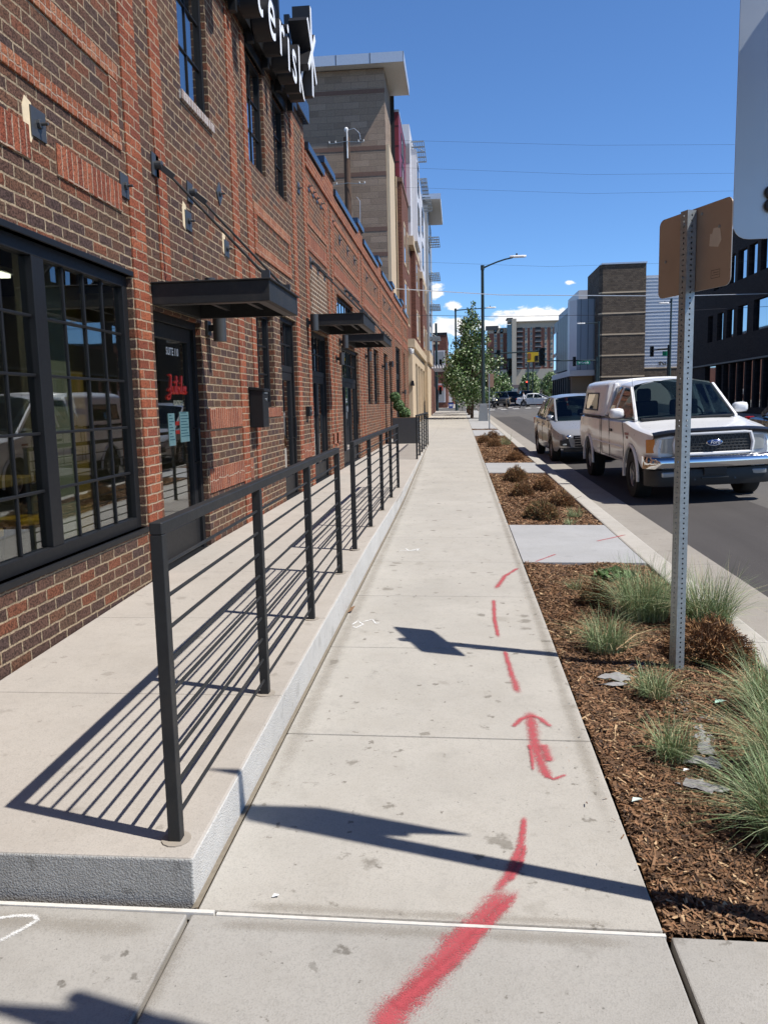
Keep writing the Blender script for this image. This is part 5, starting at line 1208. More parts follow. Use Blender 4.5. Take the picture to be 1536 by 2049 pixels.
abox('wall','whitepanel',-9,-2.50,58.0,66.0,10.9,16.7); abox('ledge','stone',-9,-2.42,57.9,66.2,10.45,10.9); abox('wall','apt_brick',-9,-2.46,58.0,66.0,0,10.45)
abox('wall','greypanel',-9,-2.30,66.0,76.0,4.6,17.3); abox('panel','greypanel',-9,-2.736,49.985,50.2,15.95,17.05); abox('panel','greypanel',-9,-2.736,49.985,50.2,12.6,13.5); abox('panel','greypanel',-9,-2.50,57.985,58.2,13.5,14.6)
mb = MB(); mb.box(-9,-1.25,66,75.5,17.75,18.1); rf = mb.build('roof', M['soff'], A); mb = MB(); mb.box(-9,-1.22,65.97,66,17.72,18.13); mb.build('fascia', M['fascia'], rf)
# windows on the street side, each with a pane
def awin(x, y0, y1, z0, z1, fr='stone'):
    mb = MB(); mb.box(x-.1,x+.03,y0-.12,y1+.12,z0-.12,z0); mb.box(x-.1,x+.03,y0-.12,y1+.12,z1,z1+.12); mb.box(x-.1,x+.03,y0-.12,y0,z0,z1); mb.box(x-.1,x+.03,y1,y1+.12,z0,z1)
    w = mb.build('window', M[fr], A); g = MB(); g.box(x-.06,x+.012,y0,y1,z0,z1); g.build('pane', M['glass_dark'], w)
for z in (6.4,9.5,): 
    for y in (45.6,48.2): awin(-2.90,y,y+1.2,z,z+2.0)
    for y in (53,55.5): awin(-2.62,y,y+1.2,z-.4,z+1.2)
    for y in (59.4,62.2,64.4): awin(-2.46,y,y+1.2,z-.6,z+.8)
for z in (13.9,15.4): awin(-2.98,46.2,47.8,z,z+.9,'darkgrey')
for z in (12.6,15.0):
    awin(-2.42,52.4,54.0,z,z+1.5,'darkgrey'); awin(-2.50,60,62,z-.9,z+.6,'darkgrey')
for z in (6.2,9.2,12.2,15.0): awin(-2.30,68,71,z,z+2.0,'darkgrey')
def sunshade(y, x0, x1, z, n=6, d=4.2):
    mb = MB()
    for k in range(n+1): xx = x0+(x1-x0)*k/n; mb.beam((xx,y,z),(xx,y+d,z),.035,.08)
    for k in range(5): mb.beam((x0,y+d*k/4,z+.002),(x1,y+d*k/4,z+.002),.05,.08)
    mb.tube([(x1-.05,y+d/2,z),(x0-.3,y+d/2,z+.75)],.02,5); mb.build('sunshade', M['steel'], A)
for y,x0,x1,z in ((51.5,-2.75,-1.95,17.6),(58.4,-2.5,-2.05,17.25),(61.5,-2.5,-1.9,16.75),(68,-2.3,-1.45,15.2),(68,-2.3,-1.45,12.35),(68,-2.3,-1.45,9.8),(68,-2.3,-1.5,7.2)): sunshade(y,x0,x1,z)
# stone shopfront at the pavement
abox('stone_base','stone',-6,-2.30,41.2,44.2,.4,4.5); abox('cornice','stone',-6,-2.15,41.1,56.5,4.52,4.95); abox('stone_base','stone',-6,-2.55,44.2,56.4,.4,4.5); abox('stone_lintel','stone',-5,-2.30,44.2,56.4,3.9,4.51)
for y in (46.2,49.2,52.6,56.2): abox('stone_pier','stone',-5,-2.28,y,y+.55,.4,3.9)
for y in (44.3,46.85,49.85,53.3): awin(-2.52,y+.05,y+1.8,1.0,3.5,'darkgrey')
abox('cornice','stone',-6,-1.95,56.6,64,4.55,5.35); abox('stone_base','stone',-6,-2.1,56.6,64,.4,4.55); abox('wall','apt_brick',-6,-2.12,64,76,.4,4.6)
mb = MB(); 
for k in range(6): mb.beam((-2.3+.24*k,71.5,4.95),(-2.3+.24*k,76,4.95),.05,.28)
for y in (72,75.5): mb.box(-2.6,-.95,y,y+.1,4.62,4.8)
mb.build('pergola', M['whitepanel'], A)
abox('wall','apt_brick',-14,-3.0,76,76.5,.4,17)
t = thing('security_camera','white dome security camera on the corner of the stone shopfront','camera',(-2.4,41,4.4))
mb = MB(); mb.ell((-2.33,40.85,4.27),.13,.13,.13); mb.cyl((-2.33,40.85,4.3),(-2.33,40.85,4.42),.14,14); mb.build('dome', M['white'], t, smooth=True); mb = MB(); mb.beam((-2.7,41.1,4.42),(-2.33,40.85,4.42),.08,.08); mb.build('bracket', M['white'], t)
t = thing('wall_lamp','small dark wall lamp on the stone pier beside the planter','wall light',(-2.35,41.1,2.7)); mb = MB(); mb.prism([(-2.4,2.6),(-2.2,2.6),(-2.25,2.85),(-2.35,2.85)],'y',40.95,41.19); mb.build('lamp_body', M['shade'], t)
# brick shop beyond the cross street on the left
B = thing('brick_shop','small red brick corner building across the junction on the left','building',(-8,104,1.2))
def bx(t, name, m, x0,x1,y0,y1,z0,z1,**k): mb = MB(); mb.box(x0,x1,y0,y1,z0,z1); return mb.build(name, m if not isinstance(m,str) else M[m], t, **k)
bx(B,'wall','apt_brick',-20,-1.35,100,118,1,10.0); bx(B,'parapet','ink',-20,-1.3,99.95,118,10.0,10.3); bx(B,'band','stone',-20,-2.2,99.95,100.02,8.9,9.15)
for x0,x1,z0,z1 in ((-3.9,-3.2,6.2,8.0),(-2.7,-1.7,6.0,8.0),(-4.0,-1.7,2.0,4.0)):
    f = bx(B,'window','whitepanel',x0-.15,x1+.15,99.9,100.02,z0-.15,z1+.15); bx(B,'shutter','greypanel',x0,x1,99.87,99.9,z0,z1)
bx(B,'awning',plain('awning_red',(.45,.06,.03),.8),-3.4,-1.9,99.3,99.95,3.3,3.9)
# right side: dark building with slit windows
D = thing('dark_brick_building','dark charcoal building with narrow vertical windows at the right edge','building',(18,50,.6))
M['char'] = brick_mat('charcoal_brick', [(.030,.029,.032),(.024,.023,.026),(.036,.034,.037)], (.02,.02,.022), mw=.014, speck=.2, bump=.5)
up = [(56.9,55.5),(55.15,53.4),(53.2,51.6),(51.2,49.7),(60.0,58.7),(58.5,57.2)]; HR = []
M['winref'] = plain('reflective_pane',(.55,.60,.66),.03,1.,var=.02)
for y1, y0 in up: HR.append((y0,y1-.15,9.1,10.95))
lo = [(61.1,59.8),(59.0,57.6),(57.0,55.5),(54.9,53.0)]
for y1, y0 in lo: HR.append((y0,y1-.15,5.6,7.45))
HR.append((46.5,51.9,5.65,7.5)); 
for y0 in (48.3,46.4,44.2): HR.append((y0-1.3,y0,9.1,10.95))
HR += [(58.9,61.3,.75,3.9)]+[(y,y+1.15,1.0,3.9) for y in np.arange(43,58,1.45)]
mb = MB(); wall_x(mb, -18., 30, 68.6, .3, 12.6, HR, d=.45)
mb.v = [(-p[0],p[1],p[2]) for p in mb.v]
for a,b,c_,d_ in (((18,68.6,.3),(40,68.6,.3),(40,68.6,12.6),(18,68.6,12.6)),((18,30,.3),(40,30,.3),(40,30,12.6),(18,30,12.6)),((18,30,12.6),(40,30,12.6),(40,68.6,12.6),(18,68.6,12.6))): mb.quad(a,b,c_,d_)
mb.build('wall', M['char'], D, recalc=False)
for a,b,c_,d_ in HR:
    mb = MB(); mb.box(18.18,18.26,a,b,c_,d_); w = mb.build('window', M['winref'], D)
    mb = MB(); mb.box(18.12,18.19,a,a+.08,c_,d_); mb.build('frame', M['ink'], w)
bx(D,'canopy','darkgrey',17.85,18.1,30,68.6,3.93,4.03)
# stone tower, white and grey neighbours across the junction
M['split'] = brick_mat('split_stone', [(.165,.13,.10),(.135,.107,.085),(.19,.15,.115)], (.10,.082,.066), L=.42, H=.21, mw=.012, speck=.5, bump=2.2)
Tw = thing('stone_tower','brown split stone stair tower with pale horizontal bands across the junction','building',(19,98,1.2))
bx(Tw,'wall','split',16.75,21.62,97.0,106,1,17.15); bx(Tw,'coping','fascia',16.6,21.7,96.9,106,17.15,17.32)
mb = MB(); mb.prism([(16.75,97.0),(16.75,106),(16.42,106),(16.42,97.5)],'z',1,17.14); mb.build('wall', M['split'], Tw)
for z in (4.3,6.75,9.15,11.55,13.9): 
    mb = MB(); mb.box(16.70,21.63,96.96,97.0,z,z+.17); mb.prism([(16.70,96.96),(16.70,97.0),(16.40,97.5),(16.36,97.47)],'z',z,z+.17); mb.build('band', M['stone'], Tw)
Wb = thing('white_building','white ribbed metal building right of the stone tower','building',(25,97,1.2))
M['ribbed'] = plain('ribbed_white', (.56,.59,.64), .4, var=.05, sc=1)
bx(Wb,'wall','ribbed',21.63,25.6,97.3,110,5.3,15.8); bx(Wb,'base','split',21.63,26.4,97.2,110,1,5.2); bx(Wb,'ledge','stone',21.63,26.4,97.15,110,5.2,5.32)
mb = MB()
for z in np.arange(5.6,15.8,.38): mb.box(21.64,25.6,97.26,97.3,z,z+.05)
mb.build('rib', M['ribbed'], Wb)
mb = MB(); mb.tube([(23.3+.9*f+.12*math.sin(19*f),97.22,5.75+.26*math.sin(25*f)*(1-.5*f)) for f in np.linspace(0,1,26)],.035,5); mb.build('lettering', M['darkgrey'], Wb)
Gb = thing('grey_building','grey and white metal panelled building with an overhanging upper floor','building',(15,102,1.2))
bx(Gb,'wall',plain('blue_grey_panel',(.29,.34,.40),.5,var=.05,sc=.5),14.3,17.0,100.2,118,5.35,13.75)
mb = MB(); mb.prism([(14.3,100.2),(14.3,103.3),(13.62,103.3),(13.62,101.4)],'z',5.35,13.7); mb.build('wall', M['whitepanel'], Gb)
bx(Gb,'wall',plain('zinc_panel',(.15,.155,.165),.5,var=.1,sc=.7),13.75,17,104,118.5,5.6,12.6); bx(Gb,'wall','darkgrey',13.72,14.2,103.4,104.6,5.35,12.5); bx(Gb,'upper_wall','whitepanel',15.6,17.2,108,118,12,15.8)
for y in (106,108,110,112,114): bx(Gb,'panel_joint','ink',13.735,13.76,y,y+.06,5.6,12.6)
for x in (14.75,15.6,16.3): bx(Gb,'panel_joint','ink',x,x+.04,100.17,100.2,5.35,13.75)
bx(Gb,'soffit_band','whitepanel',13.5,17.05,100.0,119,4.65,5.35); 
for z0,z1 in ((8.2,11.2),(5.9,7.9)): w = bx(Gb,'window','whitepanel',13.66,13.78,115.2,118.2,z0,z1); bx(Gb,'pane','glass_dark',13.64,13.67,115.4,118.0,z0+.15,z1-.15)
bx(Gb,'ground_wall',plain('tan_wall',(.30,.21,.13),.8),13.95,17.1,101.5,119,1,4.65); bx(Gb,'shop_glass','glass_dark',13.9,13.96,103,118.5,1.2,4.3)
for y in np.arange(103,119,2.2): bx(Gb,'column','darkgrey',13.55,13.85,y,y+.3,1,4.65)
# apartment tower closing the street
F = thing('apartment_tower','red brick and beige apartment tower of many floors closing the street','building',(14,205,2.4))
M['far_brick'] = plain('far_brick', (.24,.105,.075), .9, var=.15, sc=.6); M['beige'] = plain('beige_render', (.42,.38,.31), .9, var=.08, sc=.5)
bx(F,'wall','far_brick',7.4,12.3,203,215,1,18.6); bx(F,'wall','far_brick',13.5,25.5,200,215,1,19.4); bx(F,'attic','beige',7.6,12.3,202.9,215,18.6,19.9); bx(F,'attic','beige',13.5,25.5,199.9,215,19.4,20.8)
bx(F,'stair_tower','beige',13.05,14.1,198.8,204,1,21.6); bx(F,'stair_glass','glass_dark',11.9,13.04,199.6,204,1,20.3); bx(F,'cornice','beige',13.4,26,199.2,201,20.8,21.0); bx(F,'base','beige',7.0,25.5,199.85,203.5,1,9.6)
bx(F,'roof_pavilion','beige',12.3,14.2,201,206,21.0,21.8); bx(F,'roof_plate','darkgrey',11.9,13.4,200.6,206,21.8,22.0); bx(F,'parapet_hood','darkgrey',6.9,10.0,202.5,204,19.4,20.4)
for r_ in range(8):
    z = 10.0+1.22*r_
    for x in (8.9,10.4):
        f = bx(F,'window','beige',x,x+.75,202.9,203.02,z,z+1.15); bx(F,'pane','glass_dark',x+.2,x+.55,202.86,202.9,z+.42,z+.95)
    for x in (16.2,17.4,20.9,22.3,24.2):
        f = bx(F,'window','beige',x,x+.6,199.88,200.02,z,z+1.15); bx(F,'pane','glass_dark',x+.14,x+.46,199.84,199.88,z+.42,z+.95)
    for x in (14.25,18.6): 
        f = bx(F,'balcony','greypanel',x,x+1.45,199.2,200.02,z-.05,z+.06); bx(F,'balcony_recess','ink',x+.1,x+1.35,199.86,200.01,z+.10,z+1.0); bx(F,'balcony_rail','darkgrey',x,x+1.45,199.2,199.26,z+.06,z+.45)
t = thing('street_banner','yellow billboard with dark lettering shapes above the far trees','billboard',(11,121,1.6))
bx(t,'board',plain('banner_yellow',(.75,.52,.03),.6),10.1,11.85,120.5,120.6,7.45,8.85); bx(t,'picture',plain('banner_brown',(.35,.14,.04),.6),10.2,10.65,120.46,120.5,7.9,8.7); bx(t,'picture','ink',11.25,11.7,120.46,120.5,7.6,8.35); bx(t,'post','pole_green',10.85,11.0,120.6,120.75,1.4,7.6)
t = thing('striped_awning','teal and white striped awning at the far storefronts','awning',(9.3,135,2)); 
bx(t,'frame',plain('awning_teal',(.05,.16,.17),.7),8.7,9.7,134.9,135.0,2.9,3.9); 
for k in range(5): mb = MB(); mb.beam((8.75+.2*k,134.88,2.95),(8.95+.2*k,134.88,3.85),.06,.02,(0,1,0)); mb.build('stripe', M['white'], t)
t = thing('far_storefront','row of low storefronts in the distance at the end of the street','building',(8,160,2)); bx(t,'wall',plain('far_shop_wall',(.16,.13,.13),.9,var=.4,sc=.5),2,22,168,176,1,5.2); bx(t,'sign_band',plain('far_purple',(.09,.07,.15),.8),5.5,8.5,167.8,168,3.4,4.6); bx(t,'shop_glass','glass_dark',9,15,167.9,168,2,3.4)
# block of buildings behind and beyond, closing gaps at the left end of the street
t = thing('left_far_block','low brown block behind the corner shop on the left','building',(-6,140,1.8)); bx(t,'wall','far_brick',-20,-.4,135,150,1,6.5); bx(t,'wall_base','whitepanel',-6,-1.0,134.9,135.02,1.8,3.6)

# ================================================================== plants
def grass(name, x, y, n, h, spread, label, straw=.12, seed=.0, lean=1.0, wid=.0016):
    n = int(n*.9)
    z = gz(x,y)-.02; t = thing(name, label, 'grass clump', (x,y,z), 'grass clumps in the mulch')
    rr = spread*.30*np.sqrt(RS.rand(n)); a0 = RS.rand(n)*2*np.pi
    P = np.stack([x+rr*np.cos(a0), y+rr*np.sin(a0), np.full(n,z)], 1)
    az = a0+RS.randn(n)*1.1; L = h*(.30+.80*RS.rand(n)); ln = np.minimum(lean*np.abs(RS.randn(n))*.85+.15, 1.5)
    dh = np.stack([np.cos(az),np.sin(az),np.zeros(n)],1); sd = np.stack([-np.sin(az),np.cos(az),np.zeros(n)],1)
    tw = RS.rand(n)*np.pi; 
    V = []; W0 = wid*(.7+.8*RS.rand(n)); pts = []
    for s in (0,.25,.5,.75,1.):
        up = L*s*(1-.42*np.minimum(ln,1.3)*s); out = L*ln*(s**1.7)*.75
        wg = sd*(np.sin(s*3.2+tw*2)*L*.05*s)[:,None]; pts.append(P+dh*out[:,None]+wg+np.array([0,0,1.])*up[:,None])
    sd2 = sd*np.cos(tw)[:,None]+dh*np.sin(tw)[:,None]*.6
    for i,(w0,w1) in enumerate(((1,.95),(.95,.8),(.8,.55),(.55,.12))):
        V.append(np.stack([pts[i]-sd2*(W0*w0)[:,None], pts[i]+sd2*(W0*w0)[:,None], pts[i+1]+sd2*(W0*w1)[:,None], pts[i+1]-sd2*(W0*w1)[:,None]],1))
    mi = RS.choice(4,n,p=[.48-straw/2,.27,.25-straw/2,straw])
    fast_quads('blades', np.concatenate(V), np.tile(mi,4), GRASS, t); return t
grass('grass_clump',.95,5.15,700,.34,.40,'blue green grass clump left of the perforated post, spilling to the sidewalk')
grass('grass_clump',1.36,5.95,1500,.54,.55,'large pale grass clump behind the perforated post, tallest of the row')
grass('grass_clump',1.76,5.75,1300,.54,.5,'large grass clump leaning over the kerb right of the perforated post',straw=.15)
grass('grass_clump',1.06,4.35,420,.22,.26,'small dense grass clump in front of the perforated post')
grass('grass_clump',.97,3.60,380,.24,.26,'small grass clump alone on the mulch below the weed fabric')
grass('grass_clump',1.62,4.15,900,.42,.45,'grass clump at the right edge below the leaning large clump')
grass('grass_clump',1.24,2.92,2000,.42,.45,'big dark green grass clump nearest the viewer at the right edge',straw=.06)
grass('grass_clump',1.46,3.42,1900,.52,.5,'big grass clump with straw blades, second from the viewer at the right edge',straw=.2)
grass('grass_clump',.97,6.75,130,.17,.2,'tiny grass tuft near the sidewalk edge at the far end of the first bed')
grass('grass_clump',1.53,10.75,260,.22,.3,'green grass tuft in the second bed beside the brown shrubs',straw=.05)
grass('grass_clump',1.40,10.22,130,.12,.25,'low grass tuft at the near edge of the second bed',straw=.05)
grass('grass_clump',1.52,26.5,300,.45,.6,'green grass tuft in the third bed',straw=.05)
# stray long blades over the kerb
t = thing('weed','low broad-leaved green weed by the pale crossing slab','weed',(1.35,7.25,gz(1.3,7.2)))
n = 90; P = np.stack([1.22+.32*RS.rand(n),7.2+.12*RS.randn(n)*.6,gz(1.3,7.2)+.01+.05*RS.rand(n)],1)
fast_quads('leaf', leaf_quads(P,.055+.05*RS.rand(n),np.tile([0,0,1.],(n,1)),1.2), RS.choice(4,n,p=[.3,.5,.2,0]), [GRASS[2],LEAF[1],GRASS[0],GRASS[1]], t)
def dead(x, y, r, h, label, n=2600, green=.0, dark=.25):
    if y > 10: r *= .84; h *= .84
    n = int(n*1.5)
    z = gz(x,y)-.02; t = thing('dead_shrub', label, 'shrub', (x,y,z), 'dried shrubs in the mulch')
    d = RS.randn(n,3); d[:,2] = np.abs(d[:,2]); d /= np.linalg.norm(d,axis=1)[:,None]
    rad = (.35+.65*RS.rand(n)**.5)*(1+.25*np.sin(d[:,0]*5+1)*np.cos(d[:,1]*6))
    P = np.array([x,y,z])+d*rad[:,None]*np.array([r,r,h])
    a = d+RS.randn(n,3)*.45; a /= np.linalg.norm(a,axis=1)[:,None]; b = np.cross(a,RS.randn(n,3)); b /= np.linalg.norm(b,axis=1)[:,None]
    S = (.010+.018*RS.rand(n))[:,None]*(r/.17)**.3; w = S*.13
    V = np.stack([P-a*S-b*w,P-a*S+b*w,P+a*S+b*w*.6,P+a*S-b*w*.6],1)
    fast_quads('twigs', V, RS.choice(4,n,p=[.75-dark-green,.25,dark,green]), DEAD, t)
    mb = MB()
    for k in range(9): q = RS.randn(3); mb.tube([(x,y,z),(x+q[0]*r*.3,y+q[1]*r*.3,z+h*.4),(x+q[0]*r*.6,y+q[1]*r*.6,z+h*.75)],[.006,.004,.002],5)
    mb.build('branch', DEAD[2], t)
dead(1.06,6.25,.13,.20,'small dark clipped dead shrub in the first bed, left of the tall grass',3000,dark=.4)
dead(1.55,5.05,.25,.23,'wide rust brown dead shrub behind the foot of the perforated post',6500,dark=.3)
dead(1.09,10.75,.26,.28,'dull green brown shrub nearest in the second bed',5000,.30); dead(1.50,11.95,.24,.25,'brown shrub by the kerb, second in the second bed',4000,.08)
dead(1.03,13.15,.22,.26,'brown shrub near the sidewalk in the middle of the second bed',3800,.10); dead(1.46,14.0,.22,.25,'brown shrub by the kerb in the middle of the second bed',3600,.02)
dead(1.08,15.45,.27,.32,'olive brown shrub at the far end of the second bed',4000,.15)
dead(1.40,20.2,.26,.28,'rust brown shrub at the near end of the third bed',3000,.0); dead(1.12,25.6,.25,.32,'brown shrub low in the third bed by the thin sign',2500,.1); dead(.86,27.5,.25,.35,'dark brown shrub at the far left of the third bed',2500,.1); dead(1.25,29.5,.3,.4,'brown shrub at the far end of the third bed',2500,.1)
# uncovered weed fabric
t = thing('weed_fabric','grey weed fabric scraps uncovered in the mulch at the foot of the post','fabric',(1.1,4.6,gz(1.1,4.6)))
def scrap(cx, cy, pts, hz=.003):
    mb = MB(); ring = []
    for i in range(len(pts)):
        a = Vector(pts[i]); b = Vector(pts[(i+1)%len(pts)])
        for k in range(4): q = a.lerp(b,k/4); ring.append((cx+q.x+.014*RS.randn(), cy+q.y+.014*RS.randn()))
    vs = [(x,y,gz(x,y)-.013+hz*RS.rand()) for x,y in ring]; c0 = (cx,cy,gz(cx,cy)-.006+hz); n = len(vs)
    mb.add(vs+[c0],[(i,(i+1)%n,n) for i in range(n)]); mb.build('scrap', M['fabric'], t, recalc=False)
scrap(1.10,4.86,[(-.12,-.06),(.10,-.08),(.17,.0),(.10,.09),(-.05,.07)]); scrap(.92,4.65,[(-.12,-.02),(.03,-.07),(.12,.0),(.02,.07)]); scrap(.87,4.52,[(-.08,-.03),(.09,-.02),(.05,.04)])
scrap(1.2,4.28,[(-.05,-.16),(.0,-.16),(.03,.0),(.03,.2),(-.01,.2),(-.03,0)]); scrap(1.17,3.86,[(-.06,-.22),(-.02,-.24),(.03,-.05),(.04,.22),(.0,.2),(-.02,-.05)]); scrap(1.25,4.05,[(-.03,-.03),(.14,-.03),(.12,.02),(.0,.04)])
scrap(1.05,3.55,[(-.06,-.02),(.08,-.06),(.12,.03),(.0,.05)]); scrap(1.0,3.32,[(-.08,.0),(.04,-.07),(.12,-.02),(.02,.06)]); scrap(.80,6.75,[(-.06,-.03),(.05,-.03),(.04,.03)])
mb = MB(); mb.tube([(.98,5.02,gz(1,5)+.03),(1.12,5.14,gz(1,5)+.09),(1.25,5.22,gz(1,5)+.11)],[.006,.004,.002],5); mb.tube([(1.0,5.05,gz(1,5)+.03),(1.15,5.08,gz(1,5)+.05)],[.004,.002],5); tag(mb.build('dry_twig', CHIP[3]), 'pale dry stem lying between the post and the dead shrub', 'stem')
for i,(x,y,lab,m,s) in enumerate(((.70,3.12,'scrap of pale paper on the mulch by the sidewalk edge','paper_w',.022),(.97,3.40,'white scrap beside the small lone grass clump','letter',.014),(1.36,4.2,'teal plastic scrap at the right edge of the mulch','paper',.03),(-.62,2.42,'tiny white paper scrap on the near slab','letter',.012))):
    mb = MB(); z = gz(x,y)+.004+(.012 if x > .62 else 0); mb.add([(x-s,y-s*.5,z),(x+s,y-s*.4,z+s*.5),(x+s*.8,y+s*.6,z+s*.2),(x-s*.6,y+s*.5,z+s*.4)],[(0,1,2,3)]); tag(mb.build('litter', M[m], None, recalc=False), lab, 'litter', 'bits of litter')
t = thing('dry_leaf','curled dry leaf at the foot of the raised walk','leaf',(-.85,6.0,gz(-.85,6)))
mb = MB(); z = gz(-.84,5.95)+.004; mb.add([(-.86,5.9,z),(-.82,5.9,z+.02),(-.81,6.0,z+.03),(-.85,6.02,z+.012)],[(0,1,2,3)]); mb.build('blade', CHIP[1], t)
# trees
def tree(name, label, x, y, z0, H, Wd, zc, n, sz, shape='cone', group='street trees', mats=LEAF, p=(.36,.34,.22,.08), trunk=.11):
    t = thing(name, label, 'tree', (x,y,z0), group)
    mb = MB(); mb.tube([(x,y,z0-.1),(x+.03,y,z0+zc*.8),(x+.05,y,z0+H*.55),(x,y,z0+H*.9)],[trunk,trunk*.85,trunk*.5,trunk*.15],10); tips = []
    for k in range(22):
        h = zc*.75+(H-zc)*.8*k/22; a = k*2.4; f = 1-(h-zc*.7)/(H-zc*.6); L = Wd*.5*max(.25,f)*(.7+.5*RS.rand())
        q = (x+L*math.cos(a),y+L*math.sin(a),z0+h+L*.75); tips.append(q)
        mb.tube([(x+.02,y,z0+h),(x+L*.5*math.cos(a),y+L*.5*math.sin(a),z0+h+L*.45),q],[trunk*.32,trunk*.2,.008],5)
    mb.build('trunk', M['bark'], t, smooth=True)
    C = []; 
    for k in range(46):
        h = zc+(H-zc)*(k+.5)/46; f = (h-zc)/(H-zc)
        w = (np.interp(f,[0,.12,.3,.6,1],[.35,.9,1,.62,.08]) if shape == 'cone' else np.interp(f,[0,.2,.5,.8,1],[.5,.95,1,.75,.2]))*Wd*.5
        for j in range(3): a = RS.rand()*6.28; q = (.25+.75*RS.rand()**.5)*(.72+.42*RS.rand()); C.append((x+w*.78*math.cos(a)*q, y+w*.78*math.sin(a)*q, z0+h+RS.randn()*.25, (w*.17+.13)*(.55+.9*RS.rand())))
    C = np.array(C); k = RS.choice(len(C), n, p=C[:,3]**2/np.sum(C[:,3]**2)); d = RS.randn(n,3); d /= np.linalg.norm(d,axis=1)[:,None]
    P = C[k,:3]+d*(C[k,3]*(RS.rand(n)**.45)*1.25)[:,None]*np.array([1,1,.85])
    fast_quads('crown', leaf_quads(P, sz*(.6+.8*RS.rand(n)), d, 1.3), RS.choice(4,n,p=p), mats, t)
    return t
tree('street_tree','leafy conical street tree beside the lamp pedestal, nearest of its row',.90,54.4,.64,7.0,5.3,1.15,15000,.15,p=(.34,.31,.21,.14))
tree('street_tree','second street tree of the row, mostly hidden behind the nearest',.83,63.4,.75,6.6,4.0,1.3,8000,.18)
tree('street_tree','third street tree of the row, at the far end of the sidewalk',.78,70.0,.83,6.4,4.0,1.3,7000,.18)
tree('far_tree','round green tree beneath the apartment tower, left of the red signals',8.0,148,1.7,4.9,4.6,1.0,5000,.32,'round','trees at the end of the street',trunk=.18)
tree('far_tree','pale green tree under the yellow billboard',13.2,150,1.7,5.2,4.8,1.2,5000,.32,'round','trees at the end of the street',mats=[LEAF[1],LEAF[2],GRASS[1],LEAF[3]],trunk=.18)
tree('far_tree','green tree beside the grey panelled building at the far kerb',16.0,142,1.6,4.8,4.4,1.2,4000,.32,'round','trees at the end of the street',mats=[LEAF[1],LEAF[2],GRASS[1],LEAF[2]],trunk=.18)
# ================================================================== people (far away at the crossing)
def person(label, x, y, z, J, shirt, trousers, H=1.74, hair=(.02,.014,.01), rot=0, waist=.93, neck=1.47):
    """J: joint positions in metres at height 1.74; one skinned surface"""
    t = thing('person', label, 'person', (x,y,z))
    names = list(J); V = [J[k] for k in names]; E = []; ix = {k:i for i,k in enumerate(names)}
    ch = ['pelvis','belly','chest','neck','head','crown']
    for a,b in zip(ch[:-1],ch[1:]): E.append((ix[a],ix[b]))
    rad = dict(pelvis=.145,belly=.135,chest=.16,neck=.058,head=.088,crown=.06)
    for s in 'lr':
        for a,b in (('chest','sh'+s),('sh'+s,'el'+s),('el'+s,'wr'+s),('pelvis','hip'+s),('hip'+s,'kn'+s),('kn'+s,'an'+s),('an'+s,'to'+s)): E.append((ix[a],ix[b]))
        rad.update({'sh'+s:.062,'el'+s:.043,'wr'+s:.03,'hip'+s:.095,'kn'+s:.06,'an'+s:.042,'to'+s:.035})
        w = Vector(J['wr'+s]); d = (w-Vector(J['el'+s])).normalized(); pl = w+d*.08; V.append(tuple(pl)); k0 = len(V)-1; names.append('pl'+s); rad['pl'+s] = .028; E.append((ix['wr'+s],k0))
        sd = d.cross(Vector((1,0,0))); sd = sd.normalized() if sd.length > .1 else Vector((0,1,0))
        for f,(o,l) in enumerate(((-.03,.075),(-.01,.085),(.01,.08),(.028,.065))):
            V.append(tuple(pl+sd*o+d*l*.5)); names.append(f'f{f}{s}'); rad[names[-1]] = .009; V.append(tuple(pl+sd*o*1.1+d*l+Vector((.01,0,-.008)))); names.append(f'g{f}{s}'); rad[names[-1]] = .008; E += [(k0,len(V)-2),(len(V)-2,len(V)-1)]
        V.append(tuple(w+d*.04+sd*-.045)); names.append('th'+s); rad['th'+s] = .011; E.append((ix['wr'+s],len(V)-1))
    me = bpy.data.meshes.new('body'); me.from_pydata(V,E,[]); o = bpy.data.objects.new('body',me); COL.objects.link(o); o.parent = t
    md = o.modifiers.new('skin','SKIN'); md.use_smooth_shade = True
    for i,nm in enumerate(names):
        v = me.skin_vertices[0].data[i]; v.radius = (rad[nm],)*2; v.use_root = (nm == 'pelvis')
    o.modifiers.new('sub','SUBSURF').levels = 1; o.modifiers['sub'].render_levels = 1
    g = G('person_clothes'); p = g.xyz(g.n('ShaderNodeTexCoord').outputs['Object']); 
    up = g.math('GREATER_THAN', p[2], waist); c = g.mix(up, trousers, shirt); sk = g.math('GREATER_THAN', p[2], neck); c = g.mix(sk, c, (.40,.24,.17)); ft = g.math('LESS_THAN', p[2], .10); c = g.mix(ft, c, (.02,.02,.02))
    me.materials.append(g.done(g.bsdf(c,.8)))
    hd = J['head']; mb = MB(); mb.ell((hd[0],hd[1]+.01,hd[2]+.045),.088,.098,.085,14,8); h = mb.build('hair', plain('hair',hair,.8), None); h.parent = t
    t.rotation_euler = (0,0,rot); return t
def walk(st, sw=.25):
    return dict(pelvis=(0,0,.93),belly=(.0,.01,1.10),chest=(.02,.01,1.33),neck=(.03,.0,1.50),head=(.06,0,1.60),crown=(.05,0,1.68),
        shl=(.0,-.19,1.40),ell=(-sw,-.23,1.14),wrl=(-sw*.7,-.22,.90),shr=(.0,.19,1.40),elr=(sw*.6,.23,1.14),wrr=(sw*1.5,.21,.96),
        hipl=(0,-.09,.88),knl=(st*.6,-.09,.48),anl=(st*1.1,-.09,.07),tol=(st*1.1+.15,-.09,.035),hipr=(0,.09,.88),knr=(-st*.25,.09,.47),anr=(-st*1.1,.09,.10),tor=(-st*1.1+.14,.09,.04))
